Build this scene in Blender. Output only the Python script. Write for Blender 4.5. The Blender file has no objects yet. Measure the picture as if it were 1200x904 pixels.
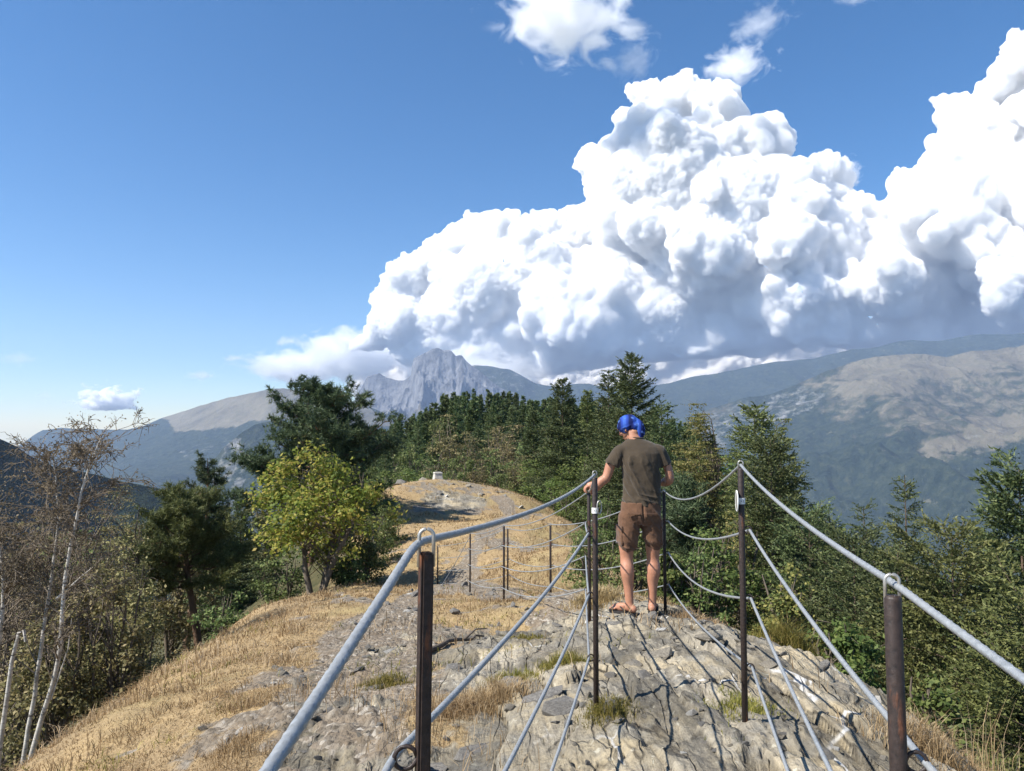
import bpy, bmesh, math, random, sys
import numpy as np
from mathutils import Vector, Matrix, Quaternion

# ------------------------------------------------------------------ camera, sky, sun, exposure
scn = bpy.context.scene
COL = scn.collection
FPX = 857.0            # focal length in photograph pixels (1200 px wide)
CAM = np.array([0.0, 0.0, 1.6])
PITCH = math.radians(3.2)

cam_data = bpy.data.cameras.new("camera")
cam_data.sensor_width = 36.0
cam_data.lens = 36.0 * FPX / 1200.0
cam_data.clip_start = 0.05
cam_data.clip_end = 120000.0
cam = bpy.data.objects.new("camera", cam_data)
cam.location = CAM.tolist()
cam.rotation_euler = (math.pi / 2 + PITCH, 0, 0)
COL.objects.link(cam)
scn.camera = cam

SUN_ELEV = math.radians(47.0)
SUN_AZ = math.radians(-114.0)     # clockwise from +Y (the view direction): left and a little behind
sun_dir = Vector((math.sin(SUN_AZ) * math.cos(SUN_ELEV), math.cos(SUN_AZ) * math.cos(SUN_ELEV), math.sin(SUN_ELEV)))

world = bpy.data.worlds.new("World")
scn.world = world
world.use_nodes = True
wn = world.node_tree
for n in list(wn.nodes):
    wn.nodes.remove(n)
sky = wn.nodes.new("ShaderNodeTexSky")
sky.sky_type = 'NISHITA'
sky.sun_disc = False
sky.sun_elevation = SUN_ELEV
sky.sun_rotation = SUN_AZ
sky.altitude = 1300.0
sky.air_density = 1.0
sky.dust_density = 0.15
sky.ozone_density = 2.2
bg = wn.nodes.new("ShaderNodeBackground")
bg.inputs['Strength'].default_value = 0.080
wo = wn.nodes.new("ShaderNodeOutputWorld")
hs = wn.nodes.new("ShaderNodeHueSaturation")          # deep late-summer blue, the same all round
hs.inputs['Saturation'].default_value = 1.32
wn.links.new(sky.outputs[0], hs.inputs['Color'])
wn.links.new(hs.outputs[0], bg.inputs[0])
wn.links.new(bg.outputs[0], wo.inputs[0])

sun_data = bpy.data.lights.new("sun", 'SUN')
sun_data.energy = 4.9
sun_data.angle = math.radians(0.53)
sun_data.color = (1.0, 0.955, 0.88)
sun = bpy.data.objects.new("sun", sun_data)
sun.rotation_euler = sun_dir.to_track_quat('Z', 'Y').to_euler()
sun.location = (-30, -10, 40)
COL.objects.link(sun)

scn.view_settings.view_transform = 'Standard'
scn.view_settings.look = 'None'
scn.view_settings.exposure = 1.0
scn.view_settings.gamma = 1.0
scn.render.engine = 'CYCLES'
scn.cycles.max_bounces = 32
scn.cycles.diffuse_bounces = 3
scn.cycles.glossy_bounces = 2
scn.cycles.transmission_bounces = 4
scn.cycles.transparent_max_bounces = 16
scn.cycles.volume_bounces = 18
scn.cycles.use_denoising = True
scn.cycles.volume_max_steps = 128

# ------------------------------------------------------------------ helpers
rng = np.random.default_rng(7)
PI = math.pi
cp, sp_ = math.cos(PITCH), math.sin(PITCH)

def P(px, py, d):
    """point seen at photograph pixel (px, py), d metres ahead along the ground"""
    u = (px - 600.0) / FPX
    v = (452.0 - py) / FPX
    dirx, diry, dirz = u, cp - v * sp_, sp_ + v * cp
    s = d / diry
    return np.array([dirx * s, d, CAM[2] + dirz * s])

def hash3(ix, iy, iz, seed):
    h = (ix.astype(np.int64) * 374761393 + iy.astype(np.int64) * 668265263 + iz.astype(np.int64) * 2147483647 + seed * 1274126177) & 0xFFFFFFFF
    h = ((h ^ (h >> 13)) * 1274126177) & 0xFFFFFFFF
    h = ((h ^ (h >> 16)) * 2246822519) & 0xFFFFFFFF
    h = h ^ (h >> 15)
    return (h & 0xFFFFFF).astype(np.float64) / float(0xFFFFFF)

def vnoise3(p, seed=0):
    """smooth value noise, p (N,3) -> 0..1"""
    i = np.floor(p); f = p - i
    i = i.astype(np.int64)
    u = f * f * f * (f * (f * 6 - 15) + 10)
    r = 0
    for dx in (0, 1):
        wx = u[:, 0] if dx else 1 - u[:, 0]
        for dy in (0, 1):
            wy = u[:, 1] if dy else 1 - u[:, 1]
            for dz in (0, 1):
                wz = u[:, 2] if dz else 1 - u[:, 2]
                r = r + wx * wy * wz * hash3(i[:, 0] + dx, i[:, 1] + dy, i[:, 2] + dz, seed)
    return r

def vnoise2(x, y, seed=0):
    ix = np.floor(x); iy = np.floor(y)
    fx = x - ix; fy = y - iy
    ix = ix.astype(np.int64); iy = iy.astype(np.int64)
    ux = fx * fx * fx * (fx * (fx * 6 - 15) + 10); uy = fy * fy * fy * (fy * (fy * 6 - 15) + 10)
    z = np.zeros_like(ix)
    a = hash3(ix, iy, z, seed); b = hash3(ix + 1, iy, z, seed)
    c = hash3(ix, iy + 1, z, seed); d = hash3(ix + 1, iy + 1, z, seed)
    return (a * (1 - ux) + b * ux) * (1 - uy) + (c * (1 - ux) + d * ux) * uy

def fbm2(x, y, oct=5, seed=0, gain=0.5, lac=2.03):
    r = np.zeros_like(x, dtype=np.float64); a = 0.5; t = 0
    for k in range(oct):
        r += a * vnoise2(x, y, seed + k * 17); t += a
        x = x * lac + 13.7; y = y * lac + 7.3; a *= gain
    return r / t

def ridged2(x, y, oct=5, seed=0, gain=0.5, lac=2.07):
    r = np.zeros_like(x, dtype=np.float64); a = 0.5; t = 0; w = 1.0
    for k in range(oct):
        n = 1 - np.abs(2 * vnoise2(x, y, seed + k * 31) - 1)
        n = n * n
        r += a * n * w; t += a
        w = np.clip(n * 1.6, 0, 1)
        x = x * lac + 5.2; y = y * lac + 9.1; a *= gain
    return r / t

def worley3(p, seed=0):
    """distance to the nearest feature point, p (N,3)"""
    i = np.floor(p).astype(np.int64)
    best = np.full(len(p), 9.0)
    for dx in (-1, 0, 1):
        for dy in (-1, 0, 1):
            for dz in (-1, 0, 1):
                c = i + np.array([dx, dy, dz])
                fx = c[:, 0] + hash3(c[:, 0], c[:, 1], c[:, 2], seed)
                fy = c[:, 1] + hash3(c[:, 0], c[:, 1], c[:, 2], seed + 1)
                fz = c[:, 2] + hash3(c[:, 0], c[:, 1], c[:, 2], seed + 2)
                d = (fx - p[:, 0]) ** 2 + (fy - p[:, 1]) ** 2 + (fz - p[:, 2]) ** 2
                best = np.minimum(best, d)
    return np.sqrt(best)

def smooth(a, b, x):
    t = np.clip((x - a) / (b - a), 0, 1)
    return t * t * (3 - 2 * t)

def new_mesh(name, verts, faces, smooth_shade=True, attrs=None):
    """verts (N,3); faces: (M,k) array, or a list of such arrays"""
    me = bpy.data.meshes.new(name)
    verts = np.asarray(verts, dtype=np.float32)
    fl = faces if isinstance(faces, list) else [faces]
    fl = [np.asarray(f, dtype=np.int32) for f in fl if len(f)]
    loops = np.concatenate([f.ravel() for f in fl])
    sizes = np.concatenate([np.full(len(f), f.shape[1], dtype=np.int32) for f in fl])
    starts = np.concatenate([[0], np.cumsum(sizes)[:-1]]).astype(np.int32)
    me.vertices.add(len(verts)); me.vertices.foreach_set("co", verts.ravel())
    me.loops.add(len(loops)); me.loops.foreach_set("vertex_index", loops)
    me.polygons.add(len(sizes)); me.polygons.foreach_set("loop_start", starts)
    me.polygons.foreach_set("use_smooth", np.full(len(sizes), smooth_shade))
    if attrs:
        for k, a in attrs.items():
            a = np.asarray(a, dtype=np.float32)
            if a.ndim == 1:
                at = me.attributes.new(k, 'FLOAT', 'POINT'); at.data.foreach_set("value", a)
            else:
                at = me.attributes.new(k, 'FLOAT_VECTOR', 'POINT'); at.data.foreach_set("vector", a.ravel())
    me.update(calc_edges=True)
    me.validate()
    return me

def obj(name, me, mat=None, parent=None, label=None, cat=None, group=None, kind=None, loc=None):
    o = bpy.data.objects.new(name, me)
    COL.objects.link(o)
    if mat is not None and me is not None and len(me.materials) == 0:
        for m in (mat if isinstance(mat, (list, tuple)) else [mat]):
            me.materials.append(m)
    if parent is not None: o.parent = parent
    if loc is not None: o.location = loc
    return tag(o, label, cat, group, kind)

def tag(o, label=None, cat=None, group=None, kind=None):
    if label: o['label'] = label
    if cat: o['category'] = cat
    if group: o['group'] = group
    if kind: o['kind'] = kind
    return o

def empty(name, loc=(0, 0, 0), label=None, cat=None, group=None, rz=0.0):
    o = bpy.data.objects.new(name, None)
    o.empty_display_size = 0.2
    COL.objects.link(o)
    o.location = loc; o.rotation_euler = (0, 0, rz)
    return tag(o, label, cat, group)

def evaluated(o, keep=False):
    dg = bpy.context.evaluated_depsgraph_get()
    me = bpy.data.meshes.new_from_object(o.evaluated_get(dg))
    return me

def verts_of(me):
    a = np.empty(len(me.vertices) * 3, dtype=np.float32); me.vertices.foreach_get("co", a)
    return a.reshape(-1, 3).astype(np.float64)

def normals_of(me):
    a = np.empty(len(me.vertices) * 3, dtype=np.float32); me.vertices.foreach_get("normal", a)
    return a.reshape(-1, 3).astype(np.float64)

def remesh(me, voxel, smooth_iter=0, smooth_f=0.5):
    """union of everything in me, as one closed surface"""
    o = bpy.data.objects.new("tmp", me); COL.objects.link(o)
    m = o.modifiers.new("r", 'REMESH'); m.mode = 'VOXEL'; m.voxel_size = voxel; m.use_smooth_shade = True
    if smooth_iter:
        s = o.modifiers.new("s", 'SMOOTH'); s.iterations = smooth_iter; s.factor = smooth_f
    r = evaluated(o)
    bpy.data.objects.remove(o)
    bpy.data.meshes.remove(me)
    return r

class Nodes:
    def __init__(self, name):
        self.m = bpy.data.materials.new(name); self.m.use_nodes = True
        self.t = self.m.node_tree
        for n in list(self.t.nodes): self.t.nodes.remove(n)
        self.out = self.t.nodes.new("ShaderNodeOutputMaterial")
    def n(self, typ, _in=None, **kw):
        n = self.t.nodes.new(typ)
        for k, v in kw.items(): setattr(n, k, v)
        for k, v in (_in or {}).items(): self.set(n, k, v)
        return n
    def set(self, n, k, v):
        s = n.inputs[k]
        if isinstance(v, bpy.types.NodeSocket): self.t.links.new(v, s)
        elif isinstance(v, bpy.types.Node): self.t.links.new(v.outputs[0], s)
        else: s.default_value = v
    def coord(self, which='Object'):
        return self.n("ShaderNodeTexCoord").outputs[which]
    def attr(self, name):
        return self.n("ShaderNodeAttribute", attribute_name=name).outputs['Fac']
    def mapping(self, vec, scale=(1, 1, 1), rot=(0, 0, 0), loc=(0, 0, 0)):
        return self.n("ShaderNodeMapping", {'Vector': vec, 'Scale': scale, 'Rotation': rot, 'Location': loc}).outputs[0]
    def noise(self, vec, scale, detail=4, rough=0.55, dist=0.0, w=None):
        return self.n("ShaderNodeTexNoise", {'Vector': vec, 'Scale': scale, 'Detail': detail, 'Roughness': rough, 'Distortion': dist}).outputs['Fac']
    def voronoi(self, vec, scale, feature='F1', out='Distance', rnd=1.0):
        return self.n("ShaderNodeTexVoronoi", {'Vector': vec, 'Scale': scale, 'Randomness': rnd}, feature=feature).outputs[out]
    def ramp(self, fac, stops, interp='LINEAR'):
        r = self.n("ShaderNodeValToRGB", {'Fac': fac}); e = r.color_ramp
        e.interpolation = interp
        while len(e.elements) < len(stops): e.elements.new(0.5)
        for el, (p, c) in zip(e.elements, stops):
            el.position = p
            el.color = (c, c, c, 1) if isinstance(c, (int, float)) else (*c, 1)
        return r.outputs[0]
    def mix(self, fac, a, b, blend='MIX'):
        n = self.n("ShaderNodeMix", data_type='RGBA', blend_type=blend)
        self.set(n, 0, fac)
        for k, v in ((6, a), (7, b)):
            if isinstance(v, tuple) and len(v) == 3: v = (*v, 1)
            self.set(n, k, v)
        return n.outputs[2]
    def math(self, op, a, b=0.0, c=0.0, clamp=False):
        n = self.n("ShaderNodeMath", operation=op, use_clamp=clamp)
        self.set(n, 0, a); self.set(n, 1, b); self.set(n, 2, c)
        return n.outputs[0]
    def bump(self, h, dist=0.02, strength=1.0, normal=None):
        d = {'Height': h, 'Distance': dist, 'Strength': strength}
        if normal is not None: d['Normal'] = normal
        return self.n("ShaderNodeBump", d).outputs[0]
    def bsdf(self, color, rough=0.8, normal=None, metallic=0.0, spec=0.3, **kw):
        if isinstance(color, tuple) and len(color) == 3: color = (*color, 1)
        d = {'Base Color': color, 'Roughness': rough, 'Metallic': metallic, 'Specular IOR Level': spec}
        if normal is not None: d['Normal'] = normal
        d.update(kw)
        b = self.n("ShaderNodeBsdfPrincipled", d)
        return b.outputs[0]
    def surface(self, s):
        self.t.links.new(s, self.out.inputs['Surface']); return self.m
    def volume(self, s):
        self.t.links.new(s, self.out.inputs['Volume']); return self.m

# ------------------------------------------------------------------ clouds (real closed bodies of scattering droplets, far beyond the mountains)
def ico(sub):
    bm = bmesh.new(); bmesh.ops.create_icosphere(bm, subdivisions=sub, radius=1.0)
    v = np.array([x.co[:] for x in bm.verts]); f = np.array([[q.index for q in x.verts] for x in bm.faces]); bm.free()
    return v, f
ICO1, ICO2, ICO3 = ico(1), ico(2), ico(3)

def balls_mesh(name, balls, base=ICO2):
    """balls: (N,4) centre+radius or (N,6) centre+radii -> one mesh of spheres"""
    v0, f0 = base
    balls = np.asarray(balls, dtype=float)
    rad = balls[:, 3:4] if balls.shape[1] == 4 else balls[:, 3:6]
    V = (balls[:, None, :3] + v0[None] * rad[:, None, :]).reshape(-1, 3)
    F = (f0[None] + (np.arange(len(balls)) * len(v0))[:, None, None]).reshape(-1, 3)
    return new_mesh(name, V, F)

def cloud_material(name, density, aniso=0.35, color=(1.0, 1.0, 1.0)):
    N = Nodes(name)
    v = N.n("ShaderNodeVolumePrincipled", {'Color': (*color, 1), 'Density': density, 'Anisotropy': aniso})
    return N.volume(v.outputs[0])

def grow(lobes, levels, seed, thick=0.8, face=0.0):
    """lobes: (px, py, r) -> lobes with smaller ones budding from their upper and outer sides; depth q in pixels too"""
    r = np.random.default_rng(seed)
    cur = [(x, y, rr * r.uniform(-0.3, 0.3) - face * (x - 450), rr) for x, y, rr in lobes]
    out = list(cur)
    for lv in range(levels):
        nxt = []
        for (x, y, q, rr) in cur:
            if rr < 4: continue
            n = (8, 5, 3)[lv]
            for _ in range(n):
                d = r.normal(size=3); d /= np.linalg.norm(d)
                if d[1] > 0.35: d[1] = -d[1]          # few buds underneath (y runs down)
                if d[2] > 0.3: d[2] = -d[2]           # mostly on the near side
                s = rr * r.uniform(0.28, 0.55)
                k = rr * r.uniform(0.72, 0.98)
                nxt.append((x + d[0] * k, y + d[1] * k, q + d[2] * k * thick, s))
        out += nxt; cur = nxt
    return out

def make_cloud(name, lobes, D, voxel_px, mat, seed, levels=2, amp=(5.0, 2.2), scale=(22.0, 8.0), label=None, base_py=None, thick=0.8, face=0.0, group=None):
    L = np.array(grow(lobes, levels, seed, thick, face))
    mpp = D / FPX
    dd = D + L[:, 2] * mpp                               # distance of each billow
    c = np.array([P(x, y, d_) for (x, y), d_ in zip(L[:, :2], dd)])
    me = balls_mesh("b", np.concatenate([c, L[:, 3:4] * (dd / FPX)[:, None]], axis=1))
    me = remesh(me, voxel_px * mpp, 1)
    v = verts_of(me); n = normals_of(me)
    for a, s, k in zip(amp, scale, range(9)):
        w = worley3(v / (s * mpp), seed + 40 * k)
        msk = 1.0 if k == 0 else (.25 + 1.1 * smooth(.36, .66, vnoise3(v / (55 * mpp), seed + 7 + k)))
        bil = (0.55 - w) + (0.0 if k == 0 else .8 * (vnoise3(v / (s * .6 * mpp), seed + 3) - .5))
        v += n * (bil * a * mpp * msk)[:, None]
        if k < len(amp) - 1:
            me.vertices.foreach_set("co", v.astype(np.float32).ravel()); me.update(); n = normals_of(me)
    if base_py is not None:                            # flat, ragged cloud base
        pxv = 600 + v[:, 0] / v[:, 1] * FPX
        bp_ = np.interp(pxv, [q_[0] for q_ in base_py], [q_[1] for q_ in base_py]) if isinstance(base_py, list) else base_py
        zb = CAM[2] + (500.0 - bp_) / FPX * v[:, 1]
        f = zb + mpp * 34 * (fbm2(v[:, 0] / (42 * mpp), v[:, 1] / (42 * mpp), 5, seed, .6) - 0.5)
        low = v[:, 2] < f
        v[low, 2] = f[low] + (v[low, 2] - f[low]) * 0.30
    o = bpy.data.objects.new(name, me)
    ctr = v.mean(axis=0)
    me.vertices.foreach_set("co", (v - ctr).astype(np.float32).ravel()); me.update()
    me.polygons.foreach_set("use_smooth", np.ones(len(me.polygons), dtype=bool))
    me.materials.clear(); me.materials.append(mat)
    o.location = ctr.tolist()
    COL.objects.link(o)
    return tag(o, label, 'cloud', group)

CLOUD_D = 17000.0
MPP = CLOUD_D / FPX
M_cumulus = cloud_material("cumulus droplets", 1.0 / (3.0 * MPP), 0.0)
M_far = cloud_material("distant cloud droplets", 1.0 / (3.2 * MPP), 0.0, (1.0, 0.985, 0.96))
M_small = cloud_material("small cloud droplets", 1.0 / (1.0 * MPP), 0.0, (1.0, 0.99, 0.965))
M_veil = cloud_material("thin cloud droplets", 1.0 / (42.0 * MPP), 0.2)
main_lobes = [
    # tower in the middle
    (795, 142, 44), (752, 162, 38), (835, 145, 42), (718, 205, 38), (790, 215, 78), (862, 185, 48), (900, 172, 30), (740, 255, 58),
    (905, 240, 60), (953, 225, 40), (985, 258, 36), (840, 290, 90), (930, 300, 80), (1000, 310, 54),
    # left shoulder running down
    (682, 275, 38), (640, 292, 36), (590, 290, 34), (545, 290, 32), (520, 315, 34), (570, 340, 55), (640, 345, 65), (482, 335, 30), (460, 348, 22), (470, 375, 38),
    (530, 385, 52), (600, 395, 54), (690, 380, 72), (770, 370, 80), (860, 375, 70), (940, 370, 66), (455, 386, 22), (440, 398, 15), (424, 406, 11), (655, 410, 44), (740, 412, 46), (560, 415, 36), (490, 408, 34),
    # right tower
    (1180, 112, 32), (1214, 90, 40), (1160, 124, 18), (1140, 170, 44), (1192, 182, 70), (1110, 205, 38), (1080, 236, 36), (1060, 263, 32), (1042, 290, 34), (1120, 270, 74), (1200, 260, 96),
    (1060, 335, 62), (1140, 350, 74), (1220, 350, 84), (1010, 355, 54), (1285, 172, 100), (1300, 300, 115), (1380, 220, 125), (1460, 320, 90), (1400, 340, 95), (1010, 395, 40), (1090, 395, 45), (1180, 400, 44), (900, 410, 40), (820, 418, 36),
]
make_cloud("cumulus_cloud", main_lobes, CLOUD_D, 2.35, M_cumulus, 5, levels=3, amp=(7.5, 4.0, 2.8), scale=(30.0, 11.0, 4.6), label="huge towering white cumulus cloud filling the right half of the sky", face=.20, base_py=[(420, 414), (470, 420), (560, 438), (640, 430), (760, 412), (900, 402), (1050, 398), (1200, 392), (1400, 390)])
r_ = np.random.default_rng(3)
# ragged low cloud bank behind, down to the ridge
bank = [(x, y + r_.uniform(-7, 7), r_.uniform(11, 24)) for y in (408, 428, 450) for x in range(430 if y > 410 else 650, 1330, 19)]
make_cloud("cloud_bank", bank, 26000.0, 2.4, M_far, 8, levels=2, amp=(6, 4, 2.2), scale=(20, 8, 3.6), label="low cream and grey cloud bank under the big cumulus along the ridge", thick=.6)
low_left = [(300, 432, 11), (318, 428, 15), (340, 425, 17), (362, 420, 18), (385, 416, 19), (405, 412, 19), (425, 412, 22), (450, 418, 24), (350, 437, 16), (385, 436, 20), (420, 436, 22), (325, 440, 12), (460, 440, 22), (300, 441, 9), (285, 446, 8), (500, 425, 24), (540, 432, 22)]
0 and make_cloud("cloud_tail", low_left, 22000.0, 1.9, M_far, 9, levels=2, amp=(5, 3, 1.4), scale=(15, 7, 3.2), label="low ragged cloud trailing left from the big cumulus above the pine")
0 and make_cloud("small_cumulus", [(112, 462, 13), (124, 455, 13), (133, 462, 14), (146, 468, 11), (102, 468, 9), (120, 470, 12), (140, 472, 9)], 22000.0, .8, M_small, 12, levels=3, amp=(3.6, 2.4, 1.4), scale=(11, 5, 2.2), label="small puffy cream cumulus low over the hills at the left", base_py=481)
def wisp_material(name, scale, stretch, lo, hi, k, mpp, rot=0.0, flat=False):
    """torn droplet cloud: density from noise, thinning out towards the edge of its ellipsoid"""
    N = Nodes(name)
    c = N.coord('Object')
    cc = c
    if flat:                                   # heaped above a level base
        sx = N.n("ShaderNodeSeparateXYZ", {0: c}).outputs
        z_ = N.math('ADD', N.math('MAXIMUM', sx[2], 0.0), N.math('MULTIPLY', N.math('MINIMUM', sx[2], 0.0), 5.0))
        cc = N.n("ShaderNodeCombineXYZ", {0: sx[0], 1: sx[1], 2: z_}).outputs[0]
    ln = N.n("ShaderNodeVectorMath", {0: cc}, operation='LENGTH').outputs['Value']
    wob = N.n("ShaderNodeTexNoise", {'Vector': c, 'Scale': 1.7, 'Detail': 2.0}).outputs['Fac']
    fall = N.ramp(N.math('ADD', ln, N.math('MULTIPLY', N.math('SUBTRACT', wob, .5), .7)), [(0.15, 1), (0.92, 0)])
    n = N.noise(N.mapping(c, scale=stretch, rot=(0, rot, 0)), scale, 5, .62, .5)
    th = N.math('ADD', n, N.math('MULTIPLY', N.math('SUBTRACT', fall, 1.0), .42))
    d = N.math('MULTIPLY', N.ramp(th, [(lo, 0), (hi, 1)]), k / mpp)
    v = N.n("ShaderNodeVolumePrincipled", {'Color': (1, 1, 1, 1), 'Density': d, 'Anisotropy': 0.1})
    m = N.volume(v.outputs[0])
    try: m.cycles.volume_step_rate = 0.4
    except Exception: pass
    return m
def wisp(px, py, rx, ry, D, label, k=.10, scale=2.2, lo=.36, hi=.62, rot=0.0, seed=0, roll=0.0, depth=None, flat=False):
    mpp = D / FPX
    v0, f0 = ICO3
    me = new_mesh('wispy_cloud', v0, f0)
    o = obj('wispy_cloud', me, wisp_material('torn cloud %d' % seed, scale, (1.0, 1.0, max(.6, min(2.2, .7 * ry / rx * 2))), lo, hi, k, mpp, rot, flat), None, label, 'cloud')
    p = P(px, py, D); o.location = p.tolist(); o.scale = (rx * mpp, (depth or min(rx, ry * 2)) * mpp, ry * mpp); o.rotation_euler = (0, roll, 0)
    return o

wisp(655, 14, 165, 74, 14000.0, "torn white cloud at the top edge left of the cumulus tower", .10, 3.0, .33, .56, .5, 1, .18)
wisp(862, 76, 84, 40, 14000.0, "small shredded cloud just above the right side of the cumulus tower", .10, 2.2, .36, .62, .4, 2)
wisp(888, 28, 84, 34, 14000.0, "thin faint streak of cloud near the top edge above the shredded one", .04, 2.4, .37, .64, .4, 3, -.3)
wisp(742, 70, 64, 46, 14000.0, "faint cloud wisps left above the cumulus tower", .035, 2.2, .37, .66, .4, 4, -.4)
wisp(1000, 203, 20, 32, 16000.0, "small torn cloud scrap in the gap between the two cloud towers", .12, 1.8, .34, .56, .4, 5)
wisp(22, 420, 58, 17, 20000.0, "faint flat cloud at the left edge above the small cumulus", .035, 2.0, .34, .62, .3, 6)
wisp(236, 440, 40, 11, 20000.0, "thin flat white cloud left of the low ragged cloud", .08, 1.9, .32, .56, .3, 7)
wisp(1000, 0, 50, 12, 14000.0, "thin cloud strip cut by the top edge", .05, 2.1, .35, .62, .3, 8)
wisp(52, 464, 40, 16, 20000.0, "tiny cloud flecks left of the small cumulus", .03, 2.4, .39, .62, .3, 9)
wisp(124, 477, 50, 40, 21500.0, "small puffy cream cumulus low over the hills at the left", .42, 2.4, .30, .42, .3, 11, flat=True)
wisp(345, 432, 92, 26, 21000.0, "low ragged cloud trailing left from the big cumulus above the pine", .14, 2.4, .22, .44, .3, 10, .08)
wisp(410, 418, 92, 40, 20500.0, "ragged grey white cloud under the left end of the big cumulus", .14, 2.3, .22, .42, .3, 12, .10)
wisp(560, 436, 150, 30, 15500.0, "soft grey scud hanging under the cumulus beside the rocky peak", .07, 2.2, .24, .5, .3, 13)
wisp(930, 408, 230, 24, 15500.0, "soft grey scud along the base of the cumulus above the ridge", .06, 3.2, .26, .52, .3, 14)
# ------------------------------------------------------------------ the hill: height field through surveyed points
CTRL = []
def cpt(px, py, d): CTRL.append(P(px, py, d))
def cxyz(x, y, z): CTRL.append(np.array([x, y, z], dtype=float))
for a in [
    (697, 838, 3.4), (868, 852, 3.07), (755, 713, 6.4), (778, 718, 6.6), (690, 728, 6.35),
    (592, 710, 10), (551, 697, 13.1), (513, 695, 17), (645, 709, 10), (595, 690, 13.3),
    (620, 740, 7.2), (560, 780, 5.0), (480, 765, 5.6), (560, 880, 3.25), (400, 800, 4.9), (420, 730, 8.0), (330, 890, 3.4),
    (100, 850, 5.0), (200, 770, 7.6), (300, 715, 11), (385, 688, 16), (230, 850, 4.4), (470, 660, 19.5), (440, 625, 24), (440, 590, 28), (455, 572, 31),
    (513, 562, 34), (600, 581, 31), (655, 605, 25), (690, 640, 17), (600, 640, 20), (550, 612, 26), (560, 580, 31), (500, 590, 29),
    (800, 708, 6.9), (930, 765, 4.75), (1040, 832, 3.75), (1105, 896, 3.05), (740, 697, 7.7), (700, 690, 9.2),
]: cpt(*a)
for a in [
    (0, 0, .30), (-.6, 0, .12), (.8, 0, .3), (0, 1.5, .3), (-1.4, 1, -.1), (1.6, 1, .25), (1.8, 2, .25), (0, -3, .3), (2, -3, .1), (-2.5, -3, -.5),
    # left side: over the shoulder and steeply down
    (-4.2, 4.6, -1.55), (-5.2, 7, -2.3), (-6, 10, -3.1), (-6.5, 14, -3.7), (-7, 18, -4.2), (-8.5, 24, -4.6), (-9, 30, -4.5), (-6.5, 35, -2.6),
    (-9, 3, -4.2), (-12, 10, -7), (-15, 20, -9), (-17, 32, -10.5), (-30, 10, -19), (-34, 30, -21), (-30, 50, -18), (-60, 30, -40), (-55, 0, -40), (-22, -10, -14),
    # right side
    (2.7, 3, -.5), (2.9, 4.6, -.6), (2.5, 7, -.6), (4, 3, -1.8), (4.5, 5, -2.2), (4.2, 8, -2.2), (3.0, 10, -1.5), (3, 14, -2.2), (3.6, 20, -2.8), (4, 27, -3.6),
    (8, 3, -5), (9, 8, -5.4), (9, 14, -5.8), (10, 22, -6.6), (12, 32, -7.6), (20, 10, -13), (24, 25, -15), (30, 0, -22), (40, 30, -28), (60, 0, -45), (62, 40, -44), (12, -8, -8),
    # behind the knoll, and the wooded hill beyond
    (-4, 42, -3.4), (2, 42, -4.2), (-4, 52, -6), (4, 52, -6.5), (-16, 55, -10), (16, 55, -9.5), (-6, 75, -7), (10, 75, -7.5), (-22, 80, -12), (28, 75, -15),
    (-8, 110, -4.5), (8, 110, -4), (-26, 110, -11), (30, 110, -11), (-9, 150, -1.0), (8, 150, -1.6), (22, 150, -4), (-30, 150, -9.5), (-50, 150, -24), (50, 150, -16), (0, 185, -3), (-30, 190, -15), (40, 190, -18), (0, 260, -30), (-90, 110, -58), (95, 110, -62), (-80, 200, -60), (90, 220, -70),
    (0, -40, -14), (-40, -40, -38), (40, -40, -36),
]: cxyz(*a)
CTRL = np.array(CTRL)

def tps_fit(C):
    n = len(C); S = 1.0
    d = np.hypot(C[:, None, 0] - C[None, :, 0], C[:, None, 1] - C[None, :, 1])
    K = d ** 1.6 * 1.0
    K[np.arange(n), np.arange(n)] -= 0.03
    A = np.zeros((n + 3, n + 3)); A[:n, :n] = K
    A[:n, n] = 1; A[:n, n + 1:] = C[:, :2]; A[n, :n] = 1; A[n + 1:, :n] = C[:, :2].T
    b = np.zeros(n + 3); b[:n] = C[:, 2]
    return np.linalg.solve(A, b)
TPS_W = tps_fit(CTRL)
def base_h(x, y):
    x = np.asarray(x, dtype=float); y = np.asarray(y, dtype=float)
    sh = x.shape; x = x.ravel(); y = y.ravel()
    out = np.empty(len(x))
    n = len(CTRL)
    for s in range(0, len(x), 40000):
        e = s + 40000
        xx = x[s:e]; yy = y[s:e]
        d2 = (xx[:, None] - CTRL[None, :, 0]) ** 2 + (yy[:, None] - CTRL[None, :, 1]) ** 2
        out[s:e] = (d2 ** 0.8) @ TPS_W[:n] + TPS_W[n] + TPS_W[n + 1] * xx + TPS_W[n + 2] * yy
    r = np.hypot(x, y - 60)
    far = -34 - 0.42 * (r - 150)                      # flanks fall away to the valley
    k = smooth(105, 210, r)
    out = out * (1 - k) + np.maximum(far, -760) * k
    return out.reshape(sh)

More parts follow.
